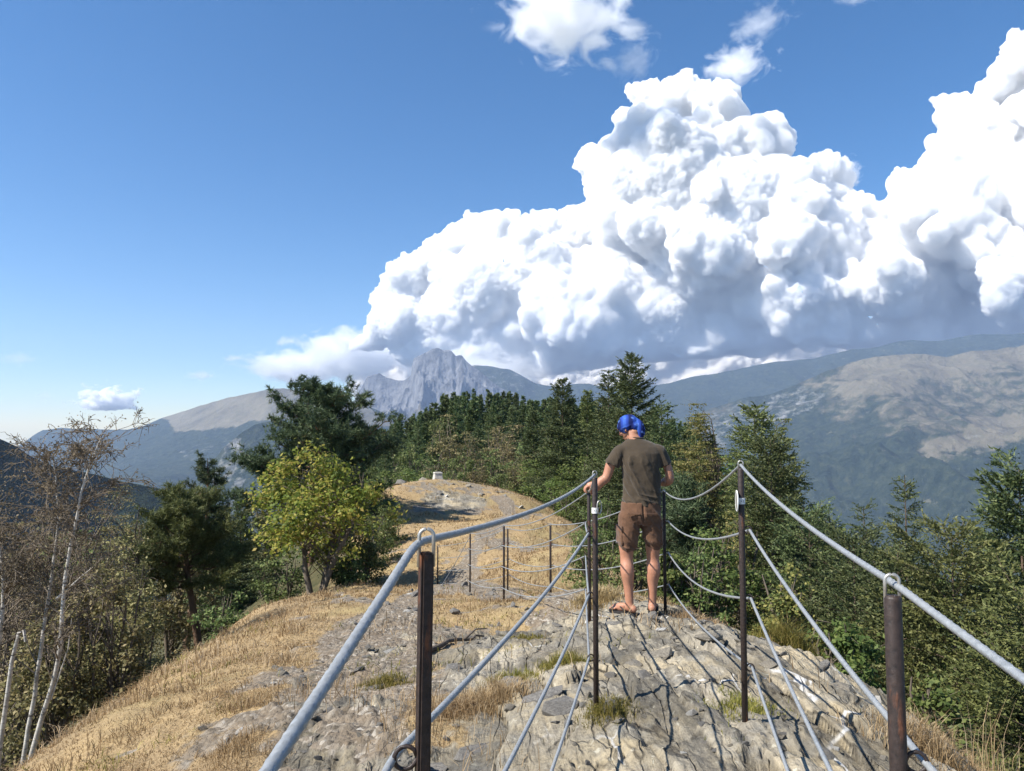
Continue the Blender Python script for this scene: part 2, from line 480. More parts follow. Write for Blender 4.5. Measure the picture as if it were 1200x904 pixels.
# --- where there is rock, gravel or grass (positions on the ground, metres)
def gpt(px, py, d): q = P(px, py, d); return (q[0], q[1])
def seg_dist(x, y, pts):
    best = np.full(x.shape, 1e9)
    for (x0, y0), (x1, y1) in zip(pts[:-1], pts[1:]):
        dx, dy = x1 - x0, y1 - y0
        t = np.clip(((x - x0) * dx + (y - y0) * dy) / (dx * dx + dy * dy + 1e-9), 0, 1)
        best = np.minimum(best, np.hypot(x - x0 - t * dx, y - y0 - t * dy))
    return best
PATH_A = [(-.55, 2.2), gpt(400, 850, 3.9), gpt(425, 800, 4.9), gpt(440, 745, 7), gpt(490, 705, 11), gpt(530, 690, 15), gpt(545, 660, 18.5), gpt(575, 632, 22), gpt(605, 605, 26.5), gpt(585, 585, 30.5)]
RAIL_WALK = [(.2, -1), (.28, 1.1), (.67, 3.3), (1.0, 6.4), (.75, 8.6), (.25, 10.3), (-.4, 13.2), (-1.6, 16.5)]
def masks(x, y):
    n1 = fbm2(x * 0.55, y * 0.4, 4, 3); n2 = fbm2(x * 2.3, y * 2.0, 4, 9); n3 = fbm2(x * 6, y * 6, 3, 15)
    wob = (n1 - 0.5) * 1.2 + (n2 - 0.5) * 0.8
    dw = seg_dist(x, y, RAIL_WALK)
    rock_core = smooth(1.55, 1.0, np.hypot((x - 1.05) * 0.95, np.maximum(0, np.abs(y - 4.6) - 2.1) * 1.6) + wob * 0.7)
    side = smooth(1.7, 1.1, np.hypot((x - .05) * 1.0, np.maximum(0, np.abs(y - 4.3) - 1.8)) + wob * 2.0)
    rock = np.maximum(rock_core, side * smooth(0.44, 0.56, n1 * 0.4 + n2 * 0.6))
    right = smooth(0.5, 0.8, x - 0.9) * smooth(7.2, 6.6, y) * smooth(2.75, 2.3, x)
    rock = np.maximum(rock, right * smooth(0.36, 0.5, n2 * 0.6 + n1 * 0.4))
    # bare rock plates on the knoll
    kx, ky = gpt(535, 592, 29.2)
    knoll = smooth(1.15, 0.7, np.hypot((x - kx) / 1.55, (y - ky) / 1.9) + wob * 0.35)
    kt = smooth(1.2, 0.5, np.hypot((x + 3.2) / 4.4, (y - 32.5) / 3.0) + wob * 0.5)
    rock = np.maximum(rock, np.maximum(knoll * 0.72, kt * 0.45 * smooth(.42, .55, n2)))
    path = smooth(0.50, 0.15, seg_dist(x, y, PATH_A) + wob * 0.45) * 0.9
    walk = smooth(0.75, 0.35, dw + wob * 0.4) * smooth(6.6, 8, y)
    grav = np.clip(np.maximum(path, walk * 0.8), 0, 1)
    grav = np.maximum(grav, smooth(0.615, 0.68, n1 * 0.5 + n2 * 0.5) * 0.8)
    grav = np.maximum(grav, kt * smooth(.45, .55, n3 * .5 + n2 * .5) * 0.8)
    side_g = smooth(1.9, 0.9, np.hypot(x + .35, np.maximum(0, np.abs(y - 4.8) - 2.3)) + wob) * smooth(0.44, 0.56, n2)
    grav = np.maximum(grav, side_g * 0.9)
    grass = np.clip(1 - np.maximum(grav, rock), 0, 1)
    return np.clip(rock, 0, 1), grav, grass

def worley2(x, y, seed):
    ix = np.floor(x).astype(np.int64); iy = np.floor(y).astype(np.int64)
    f1 = np.full(x.shape, 9.0); f2 = np.full(x.shape, 9.0)
    idx = np.zeros(x.shape); dxb = np.zeros(x.shape); dyb = np.zeros(x.shape)
    z = np.zeros_like(ix)
    for dx in (-1, 0, 1):
        for dy in (-1, 0, 1):
            cx = ix + dx; cy = iy + dy
            fx = cx + 0.1 + 0.8 * hash3(cx, cy, z, seed); fy = cy + 0.1 + 0.8 * hash3(cx, cy, z, seed + 5)
            d = np.hypot(fx - x, fy - y)
            near = d < f1
            f2 = np.where(near, f1, np.minimum(f2, d))
            idx = np.where(near, hash3(cx, cy, z, seed + 9), idx)
            dxb = np.where(near, x - fx, dxb); dyb = np.where(near, y - fy, dyb)
            f1 = np.where(near, d, f1)
    return f1, f2, idx, dxb, dyb

def beds(xs, ys, w, l, seed):
    """upturned beds w wide, broken by cross joints about l apart -> (level, tilt, edge, tone) of the piece under each point"""
    u = xs / w + 1.1 * (fbm2(xs / w * .23, ys / l * .30, 3, seed) - .5) * 2
    k = np.floor(u); f = u - k
    z = np.zeros(k.shape, dtype=np.int64); ki = k.astype(np.int64)
    v = ys / l * (0.6 + 0.9 * hash3(ki, z + 5, z, seed)) + hash3(ki, z, z, seed + 1) * 17 + .5 * (fbm2(xs / l * 2.1, ys / l * 2.1, 3, seed + 2) - .5) * 2 + (f - .5) * (hash3(ki, z + 2, z, seed) - .5) * .8
    m = np.floor(v); g = v - m; mi = m.astype(np.int64)
    h1 = hash3(ki, mi, z, seed + 3); h2 = hash3(ki, mi, z + 1, seed + 3); h3 = hash3(ki, mi, z + 2, seed + 3)
    edge = np.minimum(np.minimum(f, 1 - f) * w, np.minimum(g, 1 - g) * l)
    return h1, (f - .5) * (h2 - .62) + (g - .5) * (h3 - .5) * 1.2, edge, hash3(ki, mi, z + 7, seed)

def rock_relief(x, y, tone=False):
    """broken, steeply bedded schist: slabs, joints and thin beds running along the ridge"""
    a = math.radians(9)
    xs = x * math.cos(a) + y * math.sin(a) * 0.6; ys = -x * math.sin(a) + y * math.cos(a)
    w = 0.10 * (fbm2(x * 1.6, y * 1.1, 3, 61) - 0.5)
    xs = xs + w
    zone = smooth(0.42, 0.58, fbm2(x * 0.8, y * 0.6, 3, 77) + .10 * smooth(4.4, 5.2, y) - .05)          # 0: thin upturned beds, 1: larger slabs
    a1, t1, e1, c1 = beds(xs, ys, .34, .62, 301)
    a2, t2, e2, c2 = beds(xs + .05, ys, .105, .50, 311)
    a3, t3, e3, c3 = beds(xs, ys + .1, .034, .22, 321)
    thin = 1 - .72 * zone
    if tone: return np.clip(.5 + (c1 - .5) * .7 * (.4 + .6 * zone) + (c2 - .5) * .6 * thin + (c3 - .5) * .35 * thin, 0, 1)
    h = (a1 - .5) * .075 + t1 * .085 - .028 * smooth(.016, .003, e1) * (.35 + .65 * zone)
    h += thin * ((a2 - .5) * .060 + t2 * .060 - .014 * smooth(.009, .002, e2))
    h += (.35 + .65 * thin) * ((a3 - .5) * .020 + t3 * .016)
    h += 0.030 * (ridged2(xs * 4.5, ys * 1.6, 4, 5) - .4) + 0.014 * (fbm2(x * 9, y * 6, 4, 8, .55) - .5) + .006 * (fbm2(xs * 60, ys * 16, 3, 28) - .5)
    return h

def ground_h(x, y, detail=True):
    h = base_h(x, y)
    if not detail: return h
    r = np.hypot(x, y)
    near = smooth(60, 25, r)
    rock, grav, grass = masks(x, y)
    h = h + near * (0.16 * (fbm2(x * 0.5, y * 0.5, 3, 51) - 0.5) + 0.06 * (fbm2(x * 1.9, y * 1.9, 4, 52) - 0.5))
    rs = np.where(y > 15, 1.5, 1.0)
    h = h + near * rock * rock_relief(x / rs, y / rs) * np.where(y > 15, .6, .72)
    h = h + near * grav * (0.035 * (fbm2(x * 11, y * 11, 3, 53) - 0.5) + 0.03 * smooth(.5, .15, worley2(x * 9, y * 9, 71)[0]) * smooth(.5, .6, fbm2(x * 2, y * 2, 2, 19)))
    h = h + near * grass * (0.05 * (fbm2(x * 7, y * 7, 3, 54) - 0.5))
    return h

def H(x, y):
    return float(ground_h(np.array([float(x)]), np.array([float(y)]))[0])

# --- ground material
def ground_material():
    N = Nodes("hill ground")
    c = N.coord('Object')
    rock, grav, grass = N.attr('rock'), N.attr('grav'), N.attr('grass')
    # schist
    st = N.mapping(c, scale=(7.5, 1.0, 5.5), rot=(0, 0, math.radians(-9)))
    beds = N.noise(st, 2.2, 8, 0.62, 0.6)
    blot = N.noise(c, 1.7, 5, 0.6)
    fine = N.noise(c, 42, 6, 0.7)
    rcol = N.ramp(beds, [(0.26, (0.10, 0.092, 0.08)), (0.42, (0.20, 0.19, 0.172)), (0.56, (0.265, 0.248, 0.215)), (0.75, (0.35, 0.32, 0.262))])
    rcol = N.mix(N.ramp(blot, [(0.42, 0), (0.62, 0.75)]), rcol, (0.31, 0.265, 0.185))
    rcol = N.mix(N.ramp(N.noise(c, 3.3, 5, .65), [(0.52, 0), (0.66, 0.6)]), rcol, (0.20, 0.207, 0.212))
    rcol = N.mix(N.ramp(fine, [(0.35, 0.55), (0.6, 0.0)]), rcol, (0.10, 0.09, 0.076))
    lich = N.ramp(N.noise(c, 24, 4, 0.6), [(0.62, 0), (0.68, 0.7)])
    rcol = N.mix(lich, rcol, (0.40, 0.39, 0.34))
    tn = N.attr('tone')
    rcol = N.mix(1.0, rcol, N.ramp(tn, [(0.12, (0.52, 0.505, 0.47)), (0.5, (1.05, 1.01, 0.92)), (0.88, (1.70, 1.60, 1.40))]), 'MULTIPLY')
    ck = N.voronoi(N.mapping(N.mix(0.12, c, N.n("ShaderNodeTexNoise", {'Vector': c, 'Scale': 2.3, 'Detail': 4.0}).outputs['Color']), scale=(7.0, 1.0, 4.0), rot=(0, 0, math.radians(-9))), 1.25, 'DISTANCE_TO_EDGE')
    cmask = N.math('MULTIPLY', N.ramp(ck, [(0.0, 1), (0.035, 0)]), N.ramp(N.noise(c, 2.6, 4, .6), [(0.40, 0), (0.58, 1)]))
    rcol = N.mix(N.math('MULTIPLY', cmask, .8), rcol, (0.045, 0.038, 0.03))
    # quartz veins
    vn = N.n("ShaderNodeTexNoise", {'Vector': c, 'Scale': 1.2, 'Detail': 3.0}).outputs['Color']
    vc = N.mix(0.35, c, vn)
    vv = N.voronoi(N.mapping(vc, scale=(3.2, 1.3, 2.0), rot=(0, 0, .3)), 1.0, 'DISTANCE_TO_EDGE')
    vmask = N.math('MULTIPLY', N.ramp(vv, [(0.004, 1), (0.014, 0)]), N.ramp(N.noise(c, 0.9, 2, .5), [(0.55, 0), (0.60, 1)]))
    rcol = N.mix(vmask, rcol, (0.56, 0.545, 0.51))
    # gravel and bare soil
    peb = N.n("ShaderNodeTexVoronoi", {'Vector': c, 'Scale': 34.0}, feature='F1')
    pcol = N.ramp(N.n("ShaderNodeSeparateColor", {0: peb.outputs['Color']}).outputs[0], [(0.0, (0.095, 0.08, 0.06)), (0.4, (0.185, 0.157, 0.122)), (0.75, (0.25, 0.215, 0.168)), (1.0, (0.42, 0.385, 0.33))])
    soil = N.ramp(N.noise(c, 5, 6, .7), [(0.3, (0.15, 0.115, 0.078)), (0.7, (0.26, 0.205, 0.145))])
    gcol = N.mix(N.ramp(N.noise(c, 7, 5, .6), [(0.42, 0.15), (0.58, 0.85)]), soil, pcol)
    # dry mown grass litter
    lit = N.noise(N.mapping(c, scale=(1, 1, 1)), 60, 8, 0.75, 0.8)
    big = N.noise(c, 1.1, 6, 0.65)
    grc = N.ramp(lit, [(0.3, (0.165, 0.108, 0.052)), (0.5, (0.345, 0.245, 0.125)), (0.72, (0.48, 0.365, 0.205))])
    grc = N.mix(N.ramp(big, [(0.42, 0), (0.64, 0.65)]), grc, (0.225, 0.165, 0.10))
    grc = N.mix(N.ramp(N.noise(c, 0.45, 4, .6), [(0.5, 0), (0.66, 0.55)]), grc, (0.27, 0.22, 0.10))
    brk = N.noise(c, 9, 6, 0.7)
    def edge(m): return N.ramp(N.math('ADD', m, N.math('MULTIPLY', N.math('SUBTRACT', brk, 0.5), 0.9)), [(0.40, 0), (0.60, 1)])
    col = N.mix(edge(grav), grc, gcol)
    col = N.mix(edge(rock), col, rcol)
    # woodland floor further off
    col = N.mix(N.attr('wood'), col, N.ramp(N.noise(c, 2.5, 6, .7), [(0.35, (0.035, 0.04, 0.018)), (0.65, (0.10, 0.085, 0.04))]))
    hgt = N.math('SUBTRACT', N.math('ADD', N.math('MULTIPLY', fine, 0.5), N.math('MULTIPLY', beds, 0.9)), N.math('MULTIPLY', cmask, N.math('MULTIPLY', rock, .6)))
    hgt = N.math('ADD', hgt, N.math('MULTIPLY', N.math('SUBTRACT', 1.0, peb.outputs['Distance']), N.math('MULTIPLY', grav, 0.5)))
    b = N.bump(hgt, 0.035, 0.9)
    return N.surface(N.bsdf(col, 0.92, b, spec=0.15))

# --- one polar sheet: centimetres fine by the railings, coarse down in the valley
th_f = np.radians(np.linspace(-46, 46, 480))
th = np.concatenate([np.radians(np.linspace(-180, -46, 40))[:-1], th_f, np.radians(np.linspace(46, 180, 40))[1:]])
r_in = 0.35 * (1.12 ** np.arange(0, 19))
r_in = r_in[r_in < 2.35]
r_mid = 2.4 * np.exp(np.arange(0, 400) * 0.0068)
r_far = r_mid[-1] * np.exp(np.arange(1, 62) * 0.071)
rr = np.concatenate([r_in, r_mid, r_far])
R_, T_ = np.meshgrid(rr, th, indexing='ij')
gx = (R_ * np.sin(T_)).ravel(); gy = (R_ * np.cos(T_)).ravel()
nr, nt = R_.shape
gz = base_h(gx, gy)
sel = (np.hypot(gx, gy) < 60)
gz[sel] = ground_h(gx[sel], gy[sel])
m_rock = np.zeros(len(gx)); m_grav = np.zeros(len(gx)); m_grass = np.ones(len(gx))
m_rock[sel], m_grav[sel], m_grass[sel] = masks(gx[sel], gy[sel])
m_tone = np.full(len(gx), .5); m_tone[sel] = rock_relief(gx[sel], gy[sel], True)
hsm = base_h(gx, gy)
wood = np.ones(len(gx))
def open_ground(x, y):
    """1 on the open hilltop, 0 in the wood around it"""
    pl = [(-6.3, -6), (-4.1, 4.2), (-4.7, 7), (-4.9, 10.5), (-4.5, 15), (-4.3, 18), (-4.9, 23), (-5.6, 29), (-4.6, 37), (0, 37), (2.2, 30), (3.0, 22), (2.9, 16), (2.2, 11), (2.7, 8.2), (3.1, 5), (2.9, 0), (3.5, -6)]
    inside = np.zeros(x.shape, dtype=bool); n = len(pl)
    for k in range(n):
        (x0, y0), (x1, y1) = pl[k], pl[(k + 1) % n]
        c = ((y0 > y) != (y1 > y)) & (x < (x1 - x0) * (y - y0) / (y1 - y0 + 1e-12) + x0)
        inside ^= c
    d = seg_dist(x, y, pl + [pl[0]])
    return smooth(-0.5, 0.5, np.where(inside, d, -d) + (fbm2(x * .8, y * .8, 3, 91) - .5) * 1.5)
wood[sel] = 1 - open_ground(gx[sel], gy[sel])
I = np.arange(nr * nt).reshape(nr, nt)
quads = np.stack([I[:-1, :-1], I[:-1, 1:], I[1:, 1:], I[1:, :-1]], axis=-1).reshape(-1, 4)[:, ::-1]
cap_c = len(gx)
gv = np.column_stack([gx, gy, gz]); gv = np.vstack([gv, [0, 0, H(0, 0)]])
cap = np.column_stack([np.full(nt - 1, cap_c), I[0, :-1], I[0, 1:]])[:, ::-1]
ext = lambda a, v: np.append(a, v)
M_ground = ground_material()
hill = obj('hill', new_mesh('hill', gv, [quads, cap], True, {'rock': ext(m_rock, 0), 'grav': ext(m_grav, 1), 'grass': ext(m_grass, 0), 'wood': ext(wood, 0), 'tone': ext(m_tone, .5)}), M_ground, kind='structure')
# ------------------------------------------------------------------ far mountains, valley floor and the air between
def poly_interp(pts, x):
    p = np.array(pts, dtype=float)
    return np.interp(x, p[:, 0], p[:, 1])

def mountain(name, ridge, depth, foot_depth, mat, zfoot=-700., nx=420, ny=200, back=0.25, amp=90., rough=18., scale=900., seed=0, prof=0.9, ridge_noise=10., attrs=None, shift=0.0, skew=0.0):
    """ridge: list of (px, py) seen along the skyline; the slope runs from there down towards the viewer"""
    x0, x1 = ridge[0][0], ridge[-1][0]
    px = np.linspace(x0, x1, nx)
    py = poly_interp(ridge, px)
    D = poly_interp(depth, px) if isinstance(depth, list) else np.full(nx, float(depth))
    F = poly_interp(foot_depth, px) if isinstance(foot_depth, list) else np.full(nx, float(foot_depth))
    rp = np.array([P(a, b, d) for a, b, d in zip(px, py, D)])
    t = np.concatenate([np.linspace(-back, 0, max(6, ny // 10))[:-1], np.linspace(0, 1, ny) ** 1.15])
    T = t[None, :]; 
    Y = D[:, None] + np.where(T < 0, -T * (D - F)[:, None], -T * (D - F)[:, None])
    # slopes lie roughly straight down-valley: keep x, bend a little with skew
    X = rp[:, 0][:, None] * np.ones_like(T) * (1 - 0.25 * np.clip(T, 0, 1)) + skew * T
    tt = np.clip(T, 0, 1) * np.ones((nx, 1))
    zr = rp[:, 2][:, None]
    Z = zr - (zr - zfoot) * (tt ** prof) - np.where(T < 0, (-T) ** 1.0 * 900, 0)
    env = np.sin(np.clip(tt, 0, 1) * PI) ** 0.7
    g = ridged2(X.ravel() / scale, Y.ravel() / (scale * 1.5), 6, seed).reshape(X.shape)
    f = fbm2(X.ravel() / (scale * .22), Y.ravel() / (scale * .22), 5, seed + 3).reshape(X.shape)
    Z = Z + env * amp * (g - 0.45) * 2 + (f - 0.5) * rough * (0.3 + env) * 2
    Z = Z + (fbm2(X.ravel() / 160., Y.ravel() / 160., 4, seed + 8).reshape(X.shape) - .5) * ridge_noise * 2
    # which photograph height each point of the slope shows at (used to lay out woods, pasture and rock)
    ang = (Z - CAM[2]) / Y
    at = {}
    if attrs:
        PX = 600 + X / Y * FPX
        PY = 500 - ang * FPX
        for k, fn in attrs.items(): at[k] = fn(PX, PY, X, Y, Z, tt).ravel()
    n, m = X.shape
    I = np.arange(n * m).reshape(n, m)
    q = np.stack([I[:-1, :-1], I[1:, :-1], I[1:, 1:], I[:-1, 1:]], axis=-1).reshape(-1, 4)[:, ::-1]
    V = np.column_stack([X.ravel(), Y.ravel(), Z.ravel()])
    return obj(name, new_mesh(name, V, q, True, at), mat, kind='structure')

def inside_poly(X, Y, poly):
    ins = np.zeros(X.shape, dtype=bool); n = len(poly)
    for k in range(n):
        (xa, ya), (xb, yb) = poly[k], poly[(k + 1) % n]
        ins ^= ((ya > Y) != (yb > Y)) & (X < (xb - xa) * (Y - ya) / (yb - ya + 1e-12) + xa)
    return ins
def soft_poly(X, Y, poly, w, nx, ny, seed, amt):
    N_ = (fbm2((nx / 420.).ravel(), (ny / 420.).ravel(), 6, seed, 0.6).reshape(X.shape) - .5) * amt
    d = seg_dist(X.ravel(), Y.ravel(), poly + [poly[0]]).reshape(X.shape)
    d = np.where(inside_poly(X, Y, poly), d, -d)
    return smooth(-w, w, d + N_)

def mountain_material(name, rock_light=0.30, dry=(0.165, 0.145, 0.102), striae=False):
    N = Nodes(name)
    c = N.coord('Object')
    wood_, dry_, rock_ = N.attr('wood'), N.attr('dry'), N.attr('rock')
    n1 = N.noise(c, 1 / 260., 8, 0.66); n2 = N.noise(c, 1 / 45., 6, 0.7)
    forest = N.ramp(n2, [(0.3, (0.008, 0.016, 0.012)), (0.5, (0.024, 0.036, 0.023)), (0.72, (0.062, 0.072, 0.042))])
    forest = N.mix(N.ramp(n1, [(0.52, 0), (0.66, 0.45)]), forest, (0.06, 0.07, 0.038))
    clear = N.math('MULTIPLY', N.ramp(N.noise(c, 1 / 120., 9, .72), [(0.62, 0), (0.66, 1)]), N.ramp(N.noise(c, 1 / 900., 3, .5), [(0.48, 0), (0.6, 1)]))
    forest = N.mix(N.math('MULTIPLY', clear, 0.8), forest, (0.22, 0.20, 0.14))
    pasture = N.ramp(n1, [(0.3, tuple(0.55 * x for x in dry)), (0.5, dry), (0.7, tuple(min(1, 1.25 * x) for x in dry))])
    pasture = N.mix(N.ramp(n2, [(0.48, 0), (0.72, 0.55)]), pasture, (0.09, 0.10, 0.05))
    if striae:
        sc = N.mapping(c, scale=(1 / 95., 1 / 320., 1 / 420.), rot=(0, 0.12, 0))
        rk = N.noise(sc, 1.5, 9, 0.68, 0.5)
        rockc = N.ramp(rk, [(0.34, tuple(rock_light * .25 for _ in 'abc')), (0.5, tuple(rock_light * k for k in (.92, .92, .95))), (0.72, tuple(min(1, rock_light * 1.5) for _ in 'abc'))])
    else:
        rockc = N.ramp(n2, [(0.3, (rock_light * .6, rock_light * .58, rock_light * .55)), (0.6, (rock_light, rock_light * .97, rock_light * .9))])
    brk = N.math('MULTIPLY', N.math('SUBTRACT', N.noise(c, 1 / 90., 8, .7), 0.5), 1.1)
    def e(m): return N.ramp(N.math('ADD', m, brk), [(0.38, 0), (0.62, 1)])
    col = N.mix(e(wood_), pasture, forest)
    col = N.mix(e(rock_), col, rockc)
    b = N.bump(N.math('ADD', N.math('MULTIPLY', n2, 1.0), N.math('MULTIPLY', n1, 2.0)), 30.0, 0.9)
    return N.surface(N.bsdf(col, 0.95, b, spec=0.05))

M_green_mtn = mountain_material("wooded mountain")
M_rock_mtn = mountain_material("limestone massif", 0.165, (0.17, 0.15, 0.11), True)
zero = lambda PX, PY, X, Y, Z, t: np.zeros(PX.shape)
one = lambda PX, PY, X, Y, Z, t: np.ones(PX.shape)

# blue ridge that closes the view on the right
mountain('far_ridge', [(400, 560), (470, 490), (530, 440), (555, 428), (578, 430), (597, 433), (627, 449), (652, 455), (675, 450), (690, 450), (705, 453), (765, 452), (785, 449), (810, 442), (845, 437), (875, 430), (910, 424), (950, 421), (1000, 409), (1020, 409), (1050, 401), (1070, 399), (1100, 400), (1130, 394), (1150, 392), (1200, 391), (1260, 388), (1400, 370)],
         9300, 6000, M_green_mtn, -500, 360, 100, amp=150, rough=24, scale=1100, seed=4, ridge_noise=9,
         attrs={'wood': lambda PX, PY, X, Y, Z, t: np.where(PX > 560, 1.1, 0.8) - 0.25 * smooth(435, 405, PY) * smooth(900, 1100, PX), 'dry': zero, 'rock': lambda PX, PY, X, Y, Z, t: smooth(650, 600, PX) * 0.35})  # dark forest colour on this ridge stands in for cloud shadow
# the wooded and grazed flank in front of it
R_top = [(700, 560), (760, 512), (800, 494), (830, 481), (870, 468), (905, 462), (940, 448), (975, 432), (1010, 421), (1050, 415), (1080, 416), (1110, 418), (1140, 411), (1170, 410), (1200, 405), (1260, 400), (1400, 392)]
tan_poly = [(700, 600), (780, 490), (900, 440), (1010, 400), (1420, 380), (1420, 470), (1290, 500), (1180, 520), (1120, 522), (1060, 500), (985, 500), (960, 470), (930, 462), (860, 482), (800, 520)]
tan2 = [(1000, 560), (1030, 530), (1090, 505), (1160, 470), (1260, 455), (1300, 470), (1180, 515), (1100, 540), (1040, 552)]
tan_top = [(940, 452), (1000, 418), (1060, 408), (1420, 395), (1420, 425), (1200, 440), (1080, 452), (1000, 462)]
tan3 = [(1080, 520), (1140, 495), (1220, 478), (1300, 470), (1300, 488), (1200, 512), (1130, 530), (1085, 540)]
mountain('grazed_mountain', R_top, 6400, [(700, 3600), (1000, 2500), (1400, 2300)], M_green_mtn, -720, 400, 215, amp=170, rough=34, scale=900, seed=21, ridge_noise=10, prof=0.8,
         attrs={'wood': lambda PX, PY, X, Y, Z, t: 1 - np.maximum(np.maximum(soft_poly(PX, PY, tan_poly, 34, X, Y, 5, 120) * 0.50, soft_poly(PX, PY, tan_top, 16, X, Y, 7, 60) * .85), soft_poly(PX, PY, tan3, 14, X, Y, 6, 70) * 0.9),
                'dry': zero,
                'rock': lambda PX, PY, X, Y, Z, t: np.maximum(0.42 * soft_poly(PX, PY, [(760, 520), (850, 472), (960, 455), (985, 470), (900, 500), (800, 545)], 10, X, Y, 9, 30), 0.30 * soft_poly(PX, PY, tan3, 8, X, Y, 6, 40))})
# grey limestone peak
def peak():
    ridge = [(395, 505), (410, 478), (425, 452), (430, 442), (437, 440), (445, 438), (453, 443), (462, 445), (473, 446), (479, 443), (482, 440), (483, 428), (485, 421), (490, 418), (497, 415), (502, 412), (506, 409), (513, 408), (520, 411), (529, 411), (534, 417), (538, 416), (541, 416), (547, 424), (553, 429), (565, 438), (580, 450), (610, 468), (660, 490)]
    o = mountain('limestone_peak', ridge, 8200, [(395, 7400), (480, 6900), (520, 6700), (660, 7400)], M_rock_mtn, -60, 330, 170, amp=190, rough=34, scale=360, seed=33, ridge_noise=9, prof=0.62, back=0.1,
                 attrs={'wood': lambda PX, PY, X, Y, Z, t: smooth(0.62, 0.85, t), 'dry': zero, 'rock': lambda PX, PY, X, Y, Z, t: np.ones(PX.shape) * (1.1 - smooth(0.5, 0.8, t))})
    return o
peak()
# mountain with the bare brown back, left of the pine
L_top = [(-260, 560), (-120, 545), (20, 524), (40, 510), (50, 504), (70, 502), (100, 503), (150, 504), (170, 499), (190, 490), (215, 482), (240, 474), (265, 467), (290, 462), (318, 456), (332, 455), (350, 458), (380, 462), (410, 470), (440, 480), (480, 500), (520, 540)]
brown_poly = [(190, 486), (240, 470), (320, 450), (350, 452), (420, 465), (470, 500), (420, 500), (350, 494), (290, 496), (235, 506), (205, 504)]
mountain('brown_backed_mountain', L_top, [(-260, 8800), (150, 8200), (320, 6800), (520, 6600)], [(-260, 3600), (520, 3400)], M_green_mtn, -720, 300, 160, amp=80, rough=18, scale=1000, seed=52, ridge_noise=6, prof=0.75,
         attrs={'wood': lambda PX, PY, X, Y, Z, t: 1 - soft_poly(PX, PY, brown_poly, 5, X, Y, 15, 14) * 0.95, 'dry': zero,
                'rock': lambda PX, PY, X, Y, Z, t: 0.33 * soft_poly(PX, PY, [(200, 520), (300, 508), (330, 520), (300, 545), (220, 545)], 8, X, Y, 19, 25)})
# dark spur with pale cliffs in front of it
mountain('wooded_spur', [(150, 640), (200, 606), (235, 560), (262, 525), (285, 505), (300, 498), (320, 494), (350, 496), (385, 502), (420, 512), (470, 540), (540, 600)], [(150, 3700), (300, 4200), (540, 4600)], [(150, 2900), (540, 2900)], M_green_mtn, -700, 230, 150, amp=75, rough=22, scale=520, seed=61, ridge_noise=7, prof=0.8,
         attrs={'wood': one, 'dry': zero, 'rock': lambda PX, PY, X, Y, Z, t: 0.45 * smooth(.56, .66, fbm2(X.ravel() / 170., Y.ravel() / 500., 4, 88).reshape(X.shape)) * smooth(500, 520, PY)})
# near wooded shoulder at the far left
mountain('left_shoulder', [(-420, 440), (-200, 480), (-60, 505), (0, 515), (20, 523), (35, 534), (60, 545), (110, 556), (150, 566), (200, 576), (230, 590), (300, 640)], [(-420, 700), (0, 900), (300, 1300)], [(-420, 420), (0, 560), (300, 800)], M_green_mtn, -260, 200, 100, amp=14, rough=6, scale=170, seed=71, ridge_noise=3.5, prof=0.9,
         attrs={'wood': one, 'dry': zero, 'rock': zero})
# valley floor
n = 120
vx, vy = np.meshgrid(np.linspace(-11000, 11000, n), np.linspace(-9000, 11000, n), indexing='ij')
vz = -725 + 60 * (fbm2(vx.ravel() / 1500, vy.ravel() / 1500, 4, 5) - .5)
I = np.arange(n * n).reshape(n, n)
q = np.stack([I[:-1, :-1], I[1:, :-1], I[1:, 1:], I[:-1, 1:]], axis=-1).reshape(-1, 4)
obj('valley_floor', new_mesh('valley_floor', np.column_stack([vx.ravel(), vy.ravel(), vz]), q, True, {'wood': np.full(n * n, .7), 'rock': np.zeros(n * n), 'dry': np.zeros(n * n)}), M_green_mtn, kind='structure')

# haze: one closed box of thin air round everything but the clouds
N = Nodes("haze air")
hv = N.n("ShaderNodeVolumePrincipled", {'Color': (0.54, 0.70, 1.0, 1), 'Density': 5.3e-5, 'Anisotropy': 0.2})
M_haze = N.volume(hv.outputs[0])
bx0, bx1, by0, by1, bz0, bz1 = -11500, 11500, -9500, 11600, -800, 1420
hb = np.array([[x, y, z] for x in (bx0, bx1) for y in (by0, by1) for z in (bz0, bz1)], dtype=float)
hf = np.array([[0, 1, 3, 2], [4, 6, 7, 5], [0, 4, 5, 1], [2, 3, 7, 6], [0, 2, 6, 4], [1, 5, 7, 3]])
obj('haze', new_mesh('haze', hb, hf, False), M_haze, kind='stuff')
# ------------------------------------------------------------------ trees and shrubs
def bark_material(name, c0, c1, scale=14.0, stretch=0.25):
    N = Nodes(name)
    c = N.coord('Object')
    n = N.noise(N.mapping(c, scale=(1, 1, stretch)), scale, 7, 0.7)
    col = N.ramp(n, [(0.3, c0), (0.7, c1)])
    return N.surface(N.bsdf(col, 0.95, N.bump(n, 0.02, 0.8), spec=0.1))

